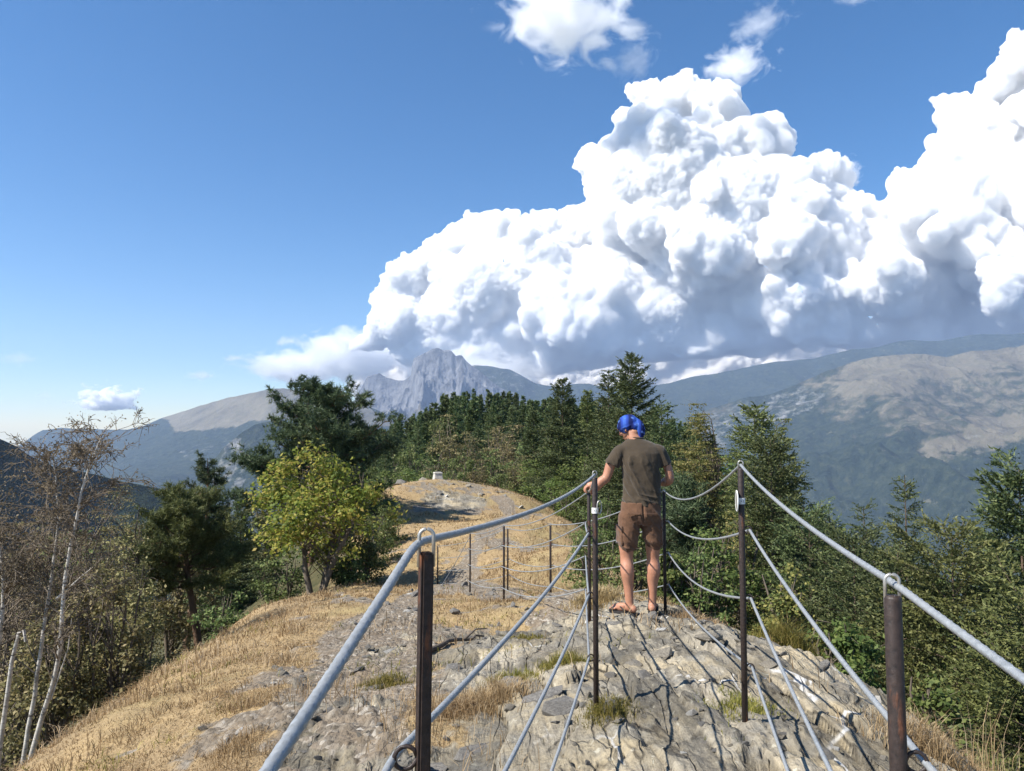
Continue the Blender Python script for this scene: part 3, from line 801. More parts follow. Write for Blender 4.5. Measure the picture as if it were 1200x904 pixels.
def leaf_material(name, stops, trans=0.35, rough=0.6, spec=0.25, big=None, bigscale=0.9):
    """stops: colour ramp over a random value per leaf"""
    N = Nodes(name)
    g = N.n("ShaderNodeNewGeometry").outputs['Random Per Island']
    col = N.ramp(g, stops)
    if big:
        c = N.coord('Object')
        col = N.mix(N.ramp(N.noise(c, bigscale, 3, .55), [(0.42, 0), (0.62, 0.85)]), col, N.ramp(g, big))
    oi = N.n("ShaderNodeObjectInfo").outputs['Random']
    hsv = N.n("ShaderNodeHueSaturation", {'Hue': N.math('ADD', 0.485, N.math('MULTIPLY', oi, 0.03)), 'Saturation': 1.0, 'Value': N.math('ADD', 0.85, N.math('MULTIPLY', oi, 0.35)), 'Color': col}).outputs[0]
    p = N.bsdf(hsv, rough, spec=spec)
    t = N.n("ShaderNodeBsdfTranslucent", {'Color': hsv}).outputs[0]
    m = N.n("ShaderNodeMixShader", {0: trans})
    N.t.links.new(p, m.inputs[1]); N.t.links.new(t, m.inputs[2])
    return N.surface(m.outputs[0])

M_bark_con = bark_material("conifer bark", (0.055, 0.04, 0.03), (0.17, 0.125, 0.095))
M_bark_pine = bark_material("pine bark", (0.07, 0.045, 0.03), (0.22, 0.14, 0.09))
M_bark_dark = bark_material("broadleaf bark", (0.06, 0.048, 0.038), (0.20, 0.165, 0.13))
def birch_material():
    N = Nodes("birch bark")
    c = N.coord('Object')
    n = N.noise(N.mapping(c, scale=(1, 1, 4.5)), 5.0, 6, 0.7)
    w = N.ramp(N.noise(c, 6, 5, .6), [(0.3, (0.22, 0.195, 0.16)), (0.6, (0.50, 0.47, 0.42))])
    col = N.mix(N.ramp(n, [(0.56, 0), (0.62, 0.9)]), w, (0.06, 0.05, 0.045))
    return N.surface(N.bsdf(col, 0.8, N.bump(n, 0.01, 0.6), spec=0.2))
M_birch = birch_material()
M_twig = bark_material("birch twigs", (0.10, 0.08, 0.06), (0.225, 0.185, 0.14))
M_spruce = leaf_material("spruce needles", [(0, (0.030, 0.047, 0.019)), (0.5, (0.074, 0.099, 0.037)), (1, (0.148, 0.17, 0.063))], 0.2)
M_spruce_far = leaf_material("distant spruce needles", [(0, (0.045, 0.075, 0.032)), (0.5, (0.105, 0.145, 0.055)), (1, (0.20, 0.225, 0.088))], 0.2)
M_fir = leaf_material("yellow green fir needles", [(0, (0.055, 0.07, 0.024)), (0.5, (0.112, 0.13, 0.04)), (1, (0.19, 0.198, 0.068))], 0.2)  # needles of a lighter yellow green than the dark spruces
M_pine = leaf_material("pine needles", [(0, (0.028, 0.045, 0.024)), (0.5, (0.068, 0.098, 0.044)), (1, (0.13, 0.16, 0.07))], 0.15)
M_pine_y = leaf_material("mountain pine needles", [(0, (0.055, 0.068, 0.024)), (0.5, (0.11, 0.128, 0.04)), (1, (0.19, 0.195, 0.07))], 0.2)
M_maple = leaf_material("maple leaves", [(0, (0.12, 0.18, 0.03)), (0.4, (0.25, 0.31, 0.05)), (0.65, (0.44, 0.43, 0.08)), (1, (0.56, 0.46, 0.12))], 0.5, big=[(0, (0.08, 0.14, 0.025)), (0.7, (0.18, 0.26, 0.045)), (1, (0.34, 0.36, 0.06))])
M_leaf = leaf_material("green leaves", [(0, (0.06, 0.092, 0.028)), (0.5, (0.125, 0.165, 0.05)), (1, (0.22, 0.24, 0.085))], 0.4)
M_leaf_br = leaf_material("bright green leaves", [(0, (0.06, 0.095, 0.026)), (0.5, (0.12, 0.165, 0.042)), (1, (0.20, 0.235, 0.07))], 0.45)
M_leaf_y = leaf_material("yellowing birch leaves", [(0, (0.075, 0.10, 0.03)), (0.5, (0.17, 0.175, 0.05)), (1, (0.31, 0.26, 0.09))], 0.4)
M_leaf_brown = leaf_material("withered leaves", [(0, (0.085, 0.065, 0.036)), (0.5, (0.17, 0.13, 0.072)), (1, (0.27, 0.215, 0.125))], 0.3)
M_leaf_olive = leaf_material("withering olive leaves", [(0, (0.09, 0.085, 0.034)), (0.5, (0.195, 0.175, 0.07)), (1, (0.34, 0.27, 0.13))], 0.35)

def tubes(paths, sides=6):
    """paths: list of (pts (k,3), radii (k,)) -> verts, quads"""
    V = []; F = []; base = 0
    ca = np.cos(np.arange(sides) * 2 * PI / sides); sa = np.sin(np.arange(sides) * 2 * PI / sides)
    for pts, rad in paths:
        pts = np.asarray(pts, dtype=float); k = len(pts)
        rad = np.broadcast_to(np.asarray(rad, dtype=float), (k,))
        t = np.gradient(pts, axis=0); t /= np.linalg.norm(t, axis=1)[:, None] + 1e-12
        ref = np.array([0, 0, 1.0]) if abs(t[0, 2]) < 0.9 else np.array([1.0, 0, 0])
        u = np.cross(t, ref); u /= np.linalg.norm(u, axis=1)[:, None] + 1e-12
        w = np.cross(t, u)
        ring = pts[:, None, :] + rad[:, None, None] * (ca[None, :, None] * u[:, None, :] + sa[None, :, None] * w[:, None, :])
        V.append(ring.reshape(-1, 3))
        i = np.arange(k * sides).reshape(k, sides) + base
        F.append(np.stack([i[:-1], np.roll(i[:-1], -1, 1), np.roll(i[1:], -1, 1), i[1:]], axis=-1).reshape(-1, 4))
        base += k * sides
    return np.concatenate(V), np.concatenate(F)

def STEMS_OF(paths):
    """how many of the first paths are trunks (the long ones)"""
    k = 0
    while k < len(paths) and len(paths[k][0]) >= 8: k += 1
    return max(1, k)

def unit(v): return v / (np.linalg.norm(v, axis=-1, keepdims=True) + 1e-12)

def blades(p, d, length, width, r, flat=0.0, up=None):
    """pointed triangles standing at p along d -> verts, tris"""
    n = len(p)
    s = np.cross(d, r.normal(size=(n, 3))); s = unit(s)
    if up is not None: s = unit(s * (1 - flat) + unit(np.cross(d, up)) * flat)
    L = np.broadcast_to(length, (n,))[:, None]; W = np.broadcast_to(width, (n,))[:, None]
    V = np.stack([p - s * W * .5, p + s * W * .5, p + d * L], axis=1).reshape(-1, 3)
    return V, np.arange(3 * n).reshape(n, 3)

def leaves(p, nrm, size, r):
    """four-cornered leaves centred on p facing roughly nrm"""
    n = len(p)
    a = unit(np.cross(nrm, r.normal(size=(n, 3)))); b = np.cross(nrm, a)
    S = np.broadcast_to(size, (n,))[:, None]
    V = np.stack([p - a * S * .55, p - b * S * .34 + a * S * .05, p + a * S * .55, p + b * S * .34 + a * S * .05], axis=1).reshape(-1, 3)
    return V, np.arange(4 * n).reshape(n, 4)

def conifer_mesh(name, seed, Hh, W, dens=1.0, needle=0.07, whorl=0.24, first=0.12, shape=0.9, droop=0.35, wob=0.25, trunk_r=0.011, mat_f=None, gap=0.0, lean=0.0, tw=1.0):
    """spruce or fir: whorled drooping boughs, each with side twigs full of needles"""
    r = np.random.default_rng(seed)
    paths = []; fp = []; fd = []; fl = []
    ztop = Hh
    kz = np.linspace(0, ztop, 12)
    bend = lean * (kz / ztop) ** 2 * Hh
    paths.append((np.column_stack([bend, 0 * kz, kz]), np.maximum(Hh * trunk_r * (1 - kz / ztop) ** 0.85, 0.006)))
    z = first * Hh
    while z < ztop * 0.985:
        f = (z / ztop - first) / (1 - first)
        prof = (1 - f) ** shape * min(1, 0.62 + f * 4) * 1.12
        nb = max(4, int(round(r.uniform(5.5, 8.5) * (0.65 + 0.35 * (1 - f)))))
        a0 = r.uniform(0, 2 * PI)
        for b in range(nb):
            if r.random() < gap: continue
            az = a0 + 2 * PI * b / nb + r.normal() * 0.25
            L = 0.5 * W * prof * r.uniform(1 - wob * 1.6, 1 + wob) + 0.09
            e0 = math.radians(r.uniform(8, 28) + 38 * f - droop * 30)
            k = 5; s = np.linspace(0, 1, k)
            rad = L * s; zz = L * (math.tan(e0) * s - droop * 0.9 * s ** 1.7 + droop * 0.55 * s ** 3.2)
            dirx, diry = math.cos(az), math.sin(az)
            sway = r.normal() * 0.08 * L * s ** 2
            zb = z + r.uniform(-.5, .5) * whorl
            pts = np.column_stack([rad * dirx - sway * diry + lean * Hh * (zb / ztop) ** 2, rad * diry + sway * dirx, zb + zz])
            paths.append((pts, np.maximum(0.011 * L * (1 - s), 0.003)))
            nt = max(7, int(L / (0.030 / dens)))
            ss = r.uniform(0.12, 1.0, nt); 
            P0 = np.column_stack([np.interp(ss, s, pts[:, q]) for q in range(3)])
            tg = unit(np.column_stack([np.interp(ss, s, np.gradient(pts[:, q])) for q in range(3)]))
            side = np.column_stack([-tg[:, 1], tg[:, 0], 0 * tg[:, 0]]) * np.where(r.random(nt) < .5, 1, -1)[:, None]
            td = unit(tg * r.uniform(.35, .9, nt)[:, None] + side * r.uniform(.4, 1.0, nt)[:, None] + np.array([0, 0, 1]) * r.uniform(-.75 * droop * 1.6, .18, nt)[:, None])
            tl = tw * np.minimum(0.42, 0.16 + 0.34 * L * (1 - 0.62 * ss)) * r.uniform(.6, 1.15, nt)
            m = 7
            q = np.linspace(0.02, 1, m)
            pp = (P0[:, None, :] + td[:, None, :] * (tl[:, None] * q[None])[:, :, None]).reshape(-1, 3)
            pp[:, 2] -= (0.12 * tl[:, None] * q[None] ** 2).ravel()
            dd = unit(np.repeat(td, m, axis=0) + r.normal(size=(nt * m, 3)) * 0.42 + np.array([0, 0, .1]))
            fp.append(pp); fd.append(dd); fl.append(np.full(nt * m, needle) * r.uniform(.7, 1.3, nt * m))
        z += whorl * r.uniform(.7, 1.2) * (0.65 + 0.5 * (1 - f))
    # leader
    n = 26
    fp.append(np.column_stack([np.full(n, lean * Hh), np.zeros(n), np.linspace(ztop * 0.93, ztop, n)])); fd.append(unit(r.normal(size=(n, 3)) * .6 + np.array([0, 0, .7]))); fl.append(np.full(n, needle))
    fp = np.concatenate(fp); fd = np.concatenate(fd); fl = np.concatenate(fl)
    V, F = blades(fp, fd, fl, fl * 0.52, r)
    nt_ = len(paths) if 0 else (STEMS_OF(paths))
    ta, tb = tubes(paths[:nt_], 8), tubes(paths[nt_:], 3)
    tv = np.concatenate([ta[0], tb[0]]); tf = np.concatenate([ta[1], tb[1] + len(ta[0])])
    return new_mesh(name + '_trunk', tv, tf), new_mesh(name + '_crown', V, F, False)

def pine_mesh(name, seed, Hh, W, crown_lo=0.35, n_limb=34, tuft=0.13, dens=1.0, top_flat=0.6, trunk_r=0.018, asym=0.0, cl=None):
    """open pine: crooked limbs that end in pads of needle tufts"""
    r = np.random.default_rng(seed)
    paths = []; tp = []; td = []
    k = np.linspace(0, 1, 12)
    tr = np.column_stack([0.04 * Hh * np.sin(k * 4 + seed), 0.04 * Hh * np.sin(k * 3.1 + 2 * seed), k * Hh * 0.97])
    paths.append((tr, Hh * trunk_r * (1 - k) ** 0.7 + 0.008))
    for i in range(n_limb):
        f = (i + r.uniform(0, 1)) / n_limb
        zf = crown_lo + (0.97 - crown_lo) * f
        az = i * 2.4 + r.normal() * .4
        prof = math.sin(PI * min(0.98, (0.22 + 0.78 * f) ** top_flat)) ** 0.55 if f > 0.02 else 0.7
        prof = max(prof, 0.22)
        L = 0.5 * W * prof * r.uniform(.55, 1.12) * (1 + asym * math.cos(az))
        b = np.array([np.interp(zf, k, tr[:, q]) for q in range(3)])
        n = 6; s = np.linspace(0, 1, n)
        el = math.radians(r.uniform(-8, 26) + 42 * f ** 2)
        up = L * (math.tan(el) * s * .8 + 0.22 * s ** 2)
        j = np.cumsum(r.normal(size=(n, 3)) * 0.035 * L, axis=0); j -= j[0]
        pts = b + np.column_stack([math.cos(az) * L * s, math.sin(az) * L * s, up]) + j
        paths.append((pts, (0.016 * L + 0.01) * (1 - s) ** .8 + 0.004))
        nsub = int(6 + L * 7)
        for q in range(nsub):
            ss = r.uniform(0.3, 1.0)
            p0 = np.array([np.interp(ss, s, pts[:, c]) for c in range(3)])
            d = unit(np.array([math.cos(az), math.sin(az), 0]) * r.uniform(.2, 1) + r.normal(size=3) * np.array([.75, .75, .35]) + np.array([0, 0, .25]))
            l = L * r.uniform(.16, .36) * (1.15 - 0.5 * ss) + 0.1
            p1 = p0 + d * l * .55 + r.normal(size=3) * .03; p2 = p0 + d * l + np.array([0, 0, .12 * l])
            paths.append((np.array([p0, p1, p2]), np.array([.009, .006, .004])))
            m = int((4 + l * 16) * dens)
            t = r.uniform(.3, 1.05, m)[:, None]
            tp.append(p0 + (p2 - p0) * t + r.normal(size=(m, 3)) * (0.05 + 0.05 * l)); td.append(unit(np.tile(d, (m, 1)) + r.normal(size=(m, 3)) * .45 + np.array([0, 0, .45])))
    tp = np.concatenate(tp); td = np.concatenate(td)
    m = 13
    pp = np.repeat(tp, m, axis=0) + np.repeat(td, m, axis=0) * r.uniform(-.05, .05, len(tp) * m)[:, None]
    dd = unit(np.repeat(td, m, axis=0) * .55 + r.normal(size=(len(pp), 3)) * .62)
    V, F = blades(pp, dd, tuft * r.uniform(.7, 1.2, len(pp)), tuft * 0.13, r)
    nt_ = len(paths) if 0 else (STEMS_OF(paths))
    ta, tb = tubes(paths[:nt_], 8), tubes(paths[nt_:], 3)
    tv = np.concatenate([ta[0], tb[0]]); tf = np.concatenate([ta[1], tb[1] + len(ta[0])])
    return new_mesh(name + '_trunk', tv, tf), new_mesh(name + '_crown', V, F, False)

def broad_mesh(name, seed, Hh, W, lo=0.25, clumps=70, per=90, leaf=0.07, spread=0.16, stems=1, trunk_r=0.02, droop=0.0, hollow=0.35, top=1.0, twigs=True, sparse=1.0, base_spread=0.03, irr=0.28):
    """leafy tree: limbs reach out to many leaf clumps of uneven size"""
    r = np.random.default_rng(seed)
    paths = []; V = []; 
    stemtops = []
    for s in range(stems):
        a = r.uniform(0, 2 * PI); rr_ = (0 if stems == 1 else r.uniform(.3, 1)) * W * .28
        k = np.linspace(0, 1, 9)
        j = np.cumsum(r.normal(size=(9, 3)) * np.array([.018, .018, 0]) * Hh, axis=0); j -= j[0]
        tr = np.column_stack([math.cos(a) * (base_spread * W + rr_ * k ** .8), math.sin(a) * (base_spread * W + rr_ * k ** .8), k * Hh * r.uniform(.82, .95)]) + j
        paths.append((tr, Hh * trunk_r * (1 - k) ** .75 + .006)); stemtops.append(tr)
    pos = []; nrm = []; siz = []
    for c in range(clumps):
        while True:
            q = r.uniform(-1, 1, 3)
            d = np.linalg.norm(q)
            if hollow < d < 1: break
        zc = lo + (1 - lo) * (0.5 + 0.5 * q[2])
        wz = W * .5 * (1 - 0.35 * max(0, q[2]) * top) * r.uniform(.8, 1.08)
        az_ = math.atan2(q[1], q[0]); wz *= 1 + irr * .6 * math.sin(az_ * 3 + seed + 2.2 * q[2]) + irr * .5 * math.sin(az_ * 5 + seed * 2 - 4 * q[2])
        zc = min(1.0, zc * (1 + .10 * math.sin(az_ * 2 + seed * 3)))
        ctr = np.array([q[0] * wz, q[1] * wz, zc * Hh])
        st = stemtops[r.integers(len(stemtops))]
        zb = max(0.15, (zc - r.uniform(.12, .3))) * Hh
        b = np.array([np.interp(zb, st[:, 2], st[:, c_]) for c_ in range(2)] + [min(zb, st[-1, 2])])
        mid = (b + ctr) / 2 + r.normal(size=3) * .05 * W + np.array([0, 0, .04 * Hh])
        paths.append((np.array([b, mid, ctr]), np.array([.0060, .0040, .0020]) * Hh ** .5 * 1.2))
        sp = spread * W * r.uniform(.55, 1.25)
        n = int(per * r.uniform(.5, 1.4) * sparse)
        o = r.normal(size=(n, 3)) * sp * np.array([.55, .55, .42])
        o[:, 2] -= droop * np.abs(o[:, 2]) * 1.5
        pos.append(ctr + o); nrm.append(unit(unit(o) * .6 + r.normal(size=(n, 3)) * .5 + np.array([0, 0, .55]))); siz.append(leaf * r.uniform(.6, 1.25, n))
        if twigs:
            for t in range(3):
                e = ctr + r.normal(size=3) * sp * .75
                paths.append((np.array([ctr, (ctr + e) / 2 + r.normal(size=3) * .02, e - np.array([0, 0, droop * sp * .5])]), np.array([.003, .0024, .0016]) * max(1, Hh / 6)))
    pos = np.concatenate(pos); nrm = np.concatenate(nrm); siz = np.concatenate(siz)
    V, F = leaves(pos, nrm, siz, r)
    nt_ = len(paths) if 0 else (STEMS_OF(paths))
    ta, tb = tubes(paths[:nt_], 8), tubes(paths[nt_:], 3)
    tv = np.concatenate([ta[0], tb[0]]); tf = np.concatenate([ta[1], tb[1] + len(ta[0])])
    return new_mesh(name + '_trunk', tv, tf), new_mesh(name + '_crown', V, F, False)

def twiggy_mesh(name, seed, stems, twig_n=60, leaf=0.045, leaf_per=3, tw_len=0.7, drop=0.5):
    """half-bare birch. stems: list of (pts, r0, r1). returns trunk, twigs, leaves"""
    r = np.random.default_rng(seed)
    trunk = []; tw = []; lp = []; ln = []
    def branch(p0, d, L, rad, lev):
        n = 4; s = np.linspace(0, 1, n)
        j = np.cumsum(r.normal(size=(n, 3)) * .06 * L, axis=0); j -= j[0]
        sag = drop * L * (0.55 if lev else .15) * s ** 2.2
        pts = p0 + d * (L * s)[:, None] + j - np.array([0, 0, 1]) * sag[:, None]
        tw.append((pts, rad * (1 - s) + .0018))
        if lev < 2:
            for q in range(r.integers(4, 8) if lev == 0 else r.integers(3, 6)):
                t = r.uniform(.2, 1)
                b = np.array([np.interp(t, s, pts[:, c]) for c in range(3)])
                dd = unit(d * .8 + r.normal(size=3) * .6 + np.array([0, 0, .25 - .3 * lev]))
                branch(b, dd, L * r.uniform(.35, .6), max(rad * .45, .0028), lev + 1)
        if lev >= 1:
            m = r.poisson(leaf_per)
            t = r.uniform(.3, 1, m)
            if m:
                lp.append(np.column_stack([np.interp(t, s, pts[:, c]) for c in range(3)]) + r.normal(size=(m, 3)) * .025); ln.append(unit(r.normal(size=(m, 3))))
    for pts, r0, r1 in stems:
        pts = np.asarray(pts, dtype=float)
        k = np.linspace(0, 1, len(pts)); kk = np.linspace(0, 1, 26)
        P_ = np.column_stack([np.interp(kk, k, pts[:, c]) for c in range(3)])
        for _ in range(2): P_[1:-1] = (P_[:-2] + 2 * P_[1:-1] + P_[2:]) / 4
        P_ += np.cumsum(r.normal(size=P_.shape) * .004, axis=0)
        trunk.append((P_, r0 + (r1 - r0) * kk))
        Ls = np.linalg.norm(pts[-1] - pts[0])
        for q in range(twig_n):
            t = r.uniform(.18, 1) ** .8
            b = np.array([np.interp(t, kk, P_[:, c]) for c in range(3)])
            a = r.uniform(0, 2 * PI)
            d = unit(np.array([math.cos(a), math.sin(a), r.uniform(.3, 1.3)]))
            branch(b, d, tw_len * r.uniform(.5, 1.2) * (1.25 - .6 * t), .011 * (1.3 - t), 0)
    V, F = leaves(np.concatenate(lp), np.concatenate(ln), leaf * r.uniform(.6, 1.3, sum(map(len, lp))), r)
    t1 = tubes(trunk, 8); t2 = tubes(tw, 3)
    return new_mesh(name + '_trunk', *t1), new_mesh(name + '_twigs', *t2), new_mesh(name + '_crown', V, F, False)

def tree(kind, meshes, mats, loc, label, cat='tree', group=None, s=(1, 1, 1), rz=0.0, names=('trunk', 'crown')):
    root = empty(kind, loc, label, cat, group, rz)
    root.scale = s
    for nme, me, m in zip(names, meshes, mats):
        if len(me.materials) == 0: me.materials.append(m)
        o = bpy.data.objects.new(nme, me); COL.objects.link(o); o.parent = root
    return root

def place(px, top_py, d, width_px=None, sink=0.12, base_z=None):
    """ground point under the tree, its height up to top_py and its width in metres"""
    t = P(px, top_py, d)
    zb = H(t[0], d) - sink if base_z is None else base_z
    return (t[0], d, zb), t[2] - zb, (width_px or 0) * d / FPX

HERO = 0
def hero(kind, gen, mats, px, top_py, d, width_px, label, seed, cat='tree', group=None, rz=None, base_z=None, **kw):
    loc, h, w = place(px, top_py, d, width_px, base_z=base_z)
    ms = gen(kind + str(seed), seed, h, w, **kw)
    return tree(kind, ms, mats, loc, label, cat, group, rz=(seed * 1.7 if rz is None else rz))

SP = [M_bark_con, M_spruce]; FI = [M_bark_con, M_fir]; PI_ = [M_bark_pine, M_pine]; PY_ = [M_bark_pine, M_pine_y]
# --- left side
hero('pine_tree', pine_mesh, PI_, 368, 451, 25, 166, "tall dark green pine rising behind the yellow maple", 3, crown_lo=0.30, n_limb=56, dens=1.0, tuft=0.17, top_flat=0.6)
hero('maple_tree', broad_mesh, [M_bark_dark, M_maple], 372, 528, 16.5, 164, "small maple with green and yellow leaves at the edge of the grassy slope", 11, clumps=110, per=80, leaf=0.095, lo=0.24, spread=.095, irr=.4, stems=3, trunk_r=0.022, hollow=.45, top=.7)
hero('pine_tree', pine_mesh, PY_, 229, 574, 18.5, 122, "broad low olive green pine with bare dark trunk left of the maple", 17, crown_lo=0.52, n_limb=40, dens=1.3, tuft=0.13, trunk_r=0.022, top_flat=0.55)
hero('pine_tree', pine_mesh, PI_, 236, 530, 30, 62, "small pointed pine top sticking out above the broad olive pine", 21, crown_lo=0.3, n_limb=36, dens=1.1, tuft=0.14, top_flat=1.1)
hero('spruce_tree', conifer_mesh, SP, 283, 588, 32, 60, "dark spruce in the shade between olive pine and maple", 23)
hero('spruce_tree', conifer_mesh, SP, 312, 585, 27, 46, "thin dark spruce just left of the maple leaves", 24)
hero('shrub', broad_mesh, [M_bark_dark, M_leaf], 262, 690, 14.5, 60, "dark shrub by the pine trunk on the edge of the grass", 31, cat='shrub', clumps=36, per=70, leaf=.06, lo=.1, spread=.16, stems=4)
hero('shrub', broad_mesh, [M_bark_dark, M_leaf], 330, 645, 18.5, 70, "dark green shrub in the shade under the maple", 32, cat='shrub', clumps=36, per=80, leaf=.07, lo=.1, spread=.16, stems=4)
hero('shrub', broad_mesh, [M_bark_dark, M_leaf], 440, 612, 20, 55, "low dark bush in the shadow right of the maple", 33, cat='shrub', clumps=30, per=80, leaf=.06, lo=.05, spread=.16, stems=4)
for i, (px, ty, d, w, lab) in enumerate([
    (428, 612, 17.8, 62, "dark bush just right of the maple trunk in its shadow"), (452, 596, 22, 58, "dark bush at the left foot of the knoll right of the maple"), (408, 640, 16.9, 44, "small dark bush touching the maple trunk on the right"), (440, 575, 27, 60, "dark green bush left of the knoll behind the maple crown")]):
    hero('bush', broad_mesh, [M_bark_dark, M_leaf], px, ty, d, w, lab, 34 + i, cat='bush', clumps=48, per=90, leaf=.06, lo=.03, spread=.13, stems=4, hollow=.3)
for i, (px, ty, d, w, lab) in enumerate([
    (160, 692, 12.5, 110, "olive leafy shrub at the slope edge left of the broad pine"),
    (120, 670, 11.5, 110, "withered olive shrub behind the white birch stems"),
    (140, 640, 16, 110, "tall olive brown shrub well left of the broad pine trunk"),
    (60, 690, 11, 120, "brownish shrub at the foot of the birches")]):
    hero('shrub', broad_mesh, [M_bark_dark, M_leaf_olive], px, ty, d, w, lab, 40 + i, cat='shrub', clumps=70, per=95, leaf=.06, lo=.03, spread=.12, stems=5, trunk_r=.009)
for i, (px, ty, d, w, lab, mt) in enumerate([
    (135, 570, 17, 120, "brown withering birch behind the white stems", M_leaf_olive),
    (150, 600, 21, 90, "olive brown birch between the white birch and the broad pine", M_leaf_olive),
    (70, 590, 18, 130, "brown thin leaved birch at the left behind the white stems", M_leaf_brown),
    (8, 560, 16, 140, "brown leaved birch cut by the left picture edge", M_leaf_brown),
    (30, 640, 12, 130, "low brown birch thicket at the left edge", M_leaf_brown)]):
    hero('birch_tree', broad_mesh, [M_bark_dark, mt], px, ty, d, w, lab, 50 + i, clumps=110, per=95, leaf=.045, lo=.06, spread=.11, stems=4, trunk_r=.008, hollow=.1, droop=.5, top=.5)

def birch():
    d = 8.6
    g = lambda px, py, dd=0.0: P(px, py, d + dd)
    zb = H(*(P(40, 880, d)[:2])) - .1
    b0 = P(42, 880, d); root_loc = np.array([b0[0], d, zb])
    A = [g(30, 925), g(38, 880), g(50, 835), g(66, 800), g(73, 740), g(76, 690), g(84, 645), g(95, 600), g(99, 575), g(104, 552), g(114, 528), g(124, 505)]
    B = [g(22, 925, .3), g(30, 870, .3), g(40, 810, .3), g(48, 750, .3), g(55, 690, .3), g(63, 640, .3), g(67, 600, .3), g(62, 560, .3), g(60, 530, .3)]
    Cc = [g(-6, 925, -.3), g(2, 860, -.3), g(8, 820, -.3), g(14, 775, -.3), g(19, 755, -.3), g(22, 742, -.3), g(28, 738, -.3), g(30, 752, -.3)]
    Dd = [g(-20, 900, .2), g(-10, 800, .2), g(0, 730, .2), g(4, 700, .2), g(2, 650, .2), g(-2, 620, .2)]
    rel = lambda L: np.array(L) - root_loc
    stems = [(rel(A), .034, .006), (rel(B), .030, .007), (rel(Cc), .04, .022), (rel(Dd), .034, .010)]
    ms = twiggy_mesh('birch', 5, [stems[0], stems[1], stems[3]], 46, .026, 1.7, .74, .55)
    tv, tf = tubes([(stems[2][0], np.linspace(.028, .014, 8)),
                    (np.array([g(66, 702), g(80, 690), g(95, 676), g(110, 664)]) - root_loc, np.array([.012, .010, .007, .004])),
                    (np.array([g(60, 820), g(80, 760), g(84, 725)]) - root_loc, np.array([.009, .007, .004]))], 8)
    root = tree('birch_tree', ms, [M_birch, M_twig, M_leaf_brown], root_loc.tolist(), "white stemmed half bare birch with several thin trunks at the lower left", 'tree', names=('trunk', 'twigs', 'crown'))
    o = obj('broken_stem', new_mesh('broken_stem', tv, tf), M_birch, root)
    return root
birch()

# --- wood behind the knoll: individual trees, larger ones first
hero('spruce_tree', conifer_mesh, SP, 740, 421, 25, 104, "tallest dark spruce rising above the man's head", 61, dens=1.5, needle=.07, first=.08, shape=.72, droop=.3)
hero('spruce_tree', conifer_mesh, SP, 713, 437, 27, 76, "second dark spruce just left of the tallest one", 62, first=.08, shape=.8)
hero('spruce_tree', conifer_mesh, SP, 659, 445, 36, 74, "slim pointed dark spruce in the middle of the wood", 63, needle=.09, shape=.85)
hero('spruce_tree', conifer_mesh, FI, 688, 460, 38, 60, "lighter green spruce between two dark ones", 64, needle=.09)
hero('spruce_tree', conifer_mesh, SP, 775, 478, 21, 88, "dark spruce right behind the man's head", 65, shape=.75)
hero('spruce_tree', conifer_mesh, SP, 625, 482, 44, 54, "dark spruce left of the slim pointed one", 66, needle=.10)
hero('birch_tree', broad_mesh, [M_bark_dark, M_leaf_y], 822, 474, 19, 92, "pale green birch with airy crown to the right of the man", 67, clumps=130, per=190, leaf=.05, lo=.30, spread=.11, stems=1, trunk_r=.008, hollow=.1, droop=.6, top=.9)
hero('birch_tree', broad_mesh, [M_bark_dark, M_leaf_y], 917, 492, 15.5, 62, "yellowish birch right of the large spruce behind the labelled post", 68, clumps=110, per=160, leaf=.042, lo=.2, spread=.11, stems=1, trunk_r=.007, hollow=.1, droop=.5, top=.9)
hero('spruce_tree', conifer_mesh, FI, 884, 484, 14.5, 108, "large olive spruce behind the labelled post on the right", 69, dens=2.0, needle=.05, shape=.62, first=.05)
hero('spruce_tree', conifer_mesh, SP, 903, 515, 13.5, 130, "dark broad spruce standing in front of the olive one", 70, dens=2.0, needle=.05, shape=.6, first=.05)
hero('pine_tree', pine_mesh, PI_, 800, 560, 14.5, 100, "dark pine with flat boughs right of the man's arm", 71, crown_lo=.1, n_limb=46, dens=1.3, tuft=.12)
hero('spruce_tree', conifer_mesh, SP, 1060, 558, 13.5, 74, "slender spruce with bare pointed top against the far slope", 72, dens=1.7, needle=.043, shape=1.0, gap=.15, first=.08, wob=.35)
hero('spruce_tree', conifer_mesh, SP, 1012, 596, 14.5, 76, "shorter dark spruce left of the slender pointed one", 73, dens=1.7, needle=.043, gap=.1)
hero('birch_tree', broad_mesh, [M_bark_dark, M_leaf_y], 962, 582, 14, 66, "rounded yellow green tree above the right cable", 74, clumps=70, per=90, leaf=.05, lo=.1, spread=.12, stems=3, hollow=.3)
hero('fir_tree', conifer_mesh, SP, 1194, 550, 9.2, 168, "big fir at the right picture edge with upper boughs bare against the valley", 75, dens=3.0, needle=.05, shape=.62, first=.05, wob=.16, whorl=.2, droop=.3)
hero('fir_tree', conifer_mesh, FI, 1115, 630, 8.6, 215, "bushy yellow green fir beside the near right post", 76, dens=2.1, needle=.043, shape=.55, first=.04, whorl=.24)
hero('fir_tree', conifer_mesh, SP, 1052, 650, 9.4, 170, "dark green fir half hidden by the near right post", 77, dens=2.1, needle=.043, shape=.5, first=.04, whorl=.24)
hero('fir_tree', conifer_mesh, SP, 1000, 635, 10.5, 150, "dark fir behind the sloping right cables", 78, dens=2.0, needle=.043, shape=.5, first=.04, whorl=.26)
hero('fir_tree', conifer_mesh, FI, 1200, 690, 7.2, 200, "low fir filling the lower right corner behind the cable", 79, dens=2.1, needle=.043, shape=.5, first=.04, whorl=.22)
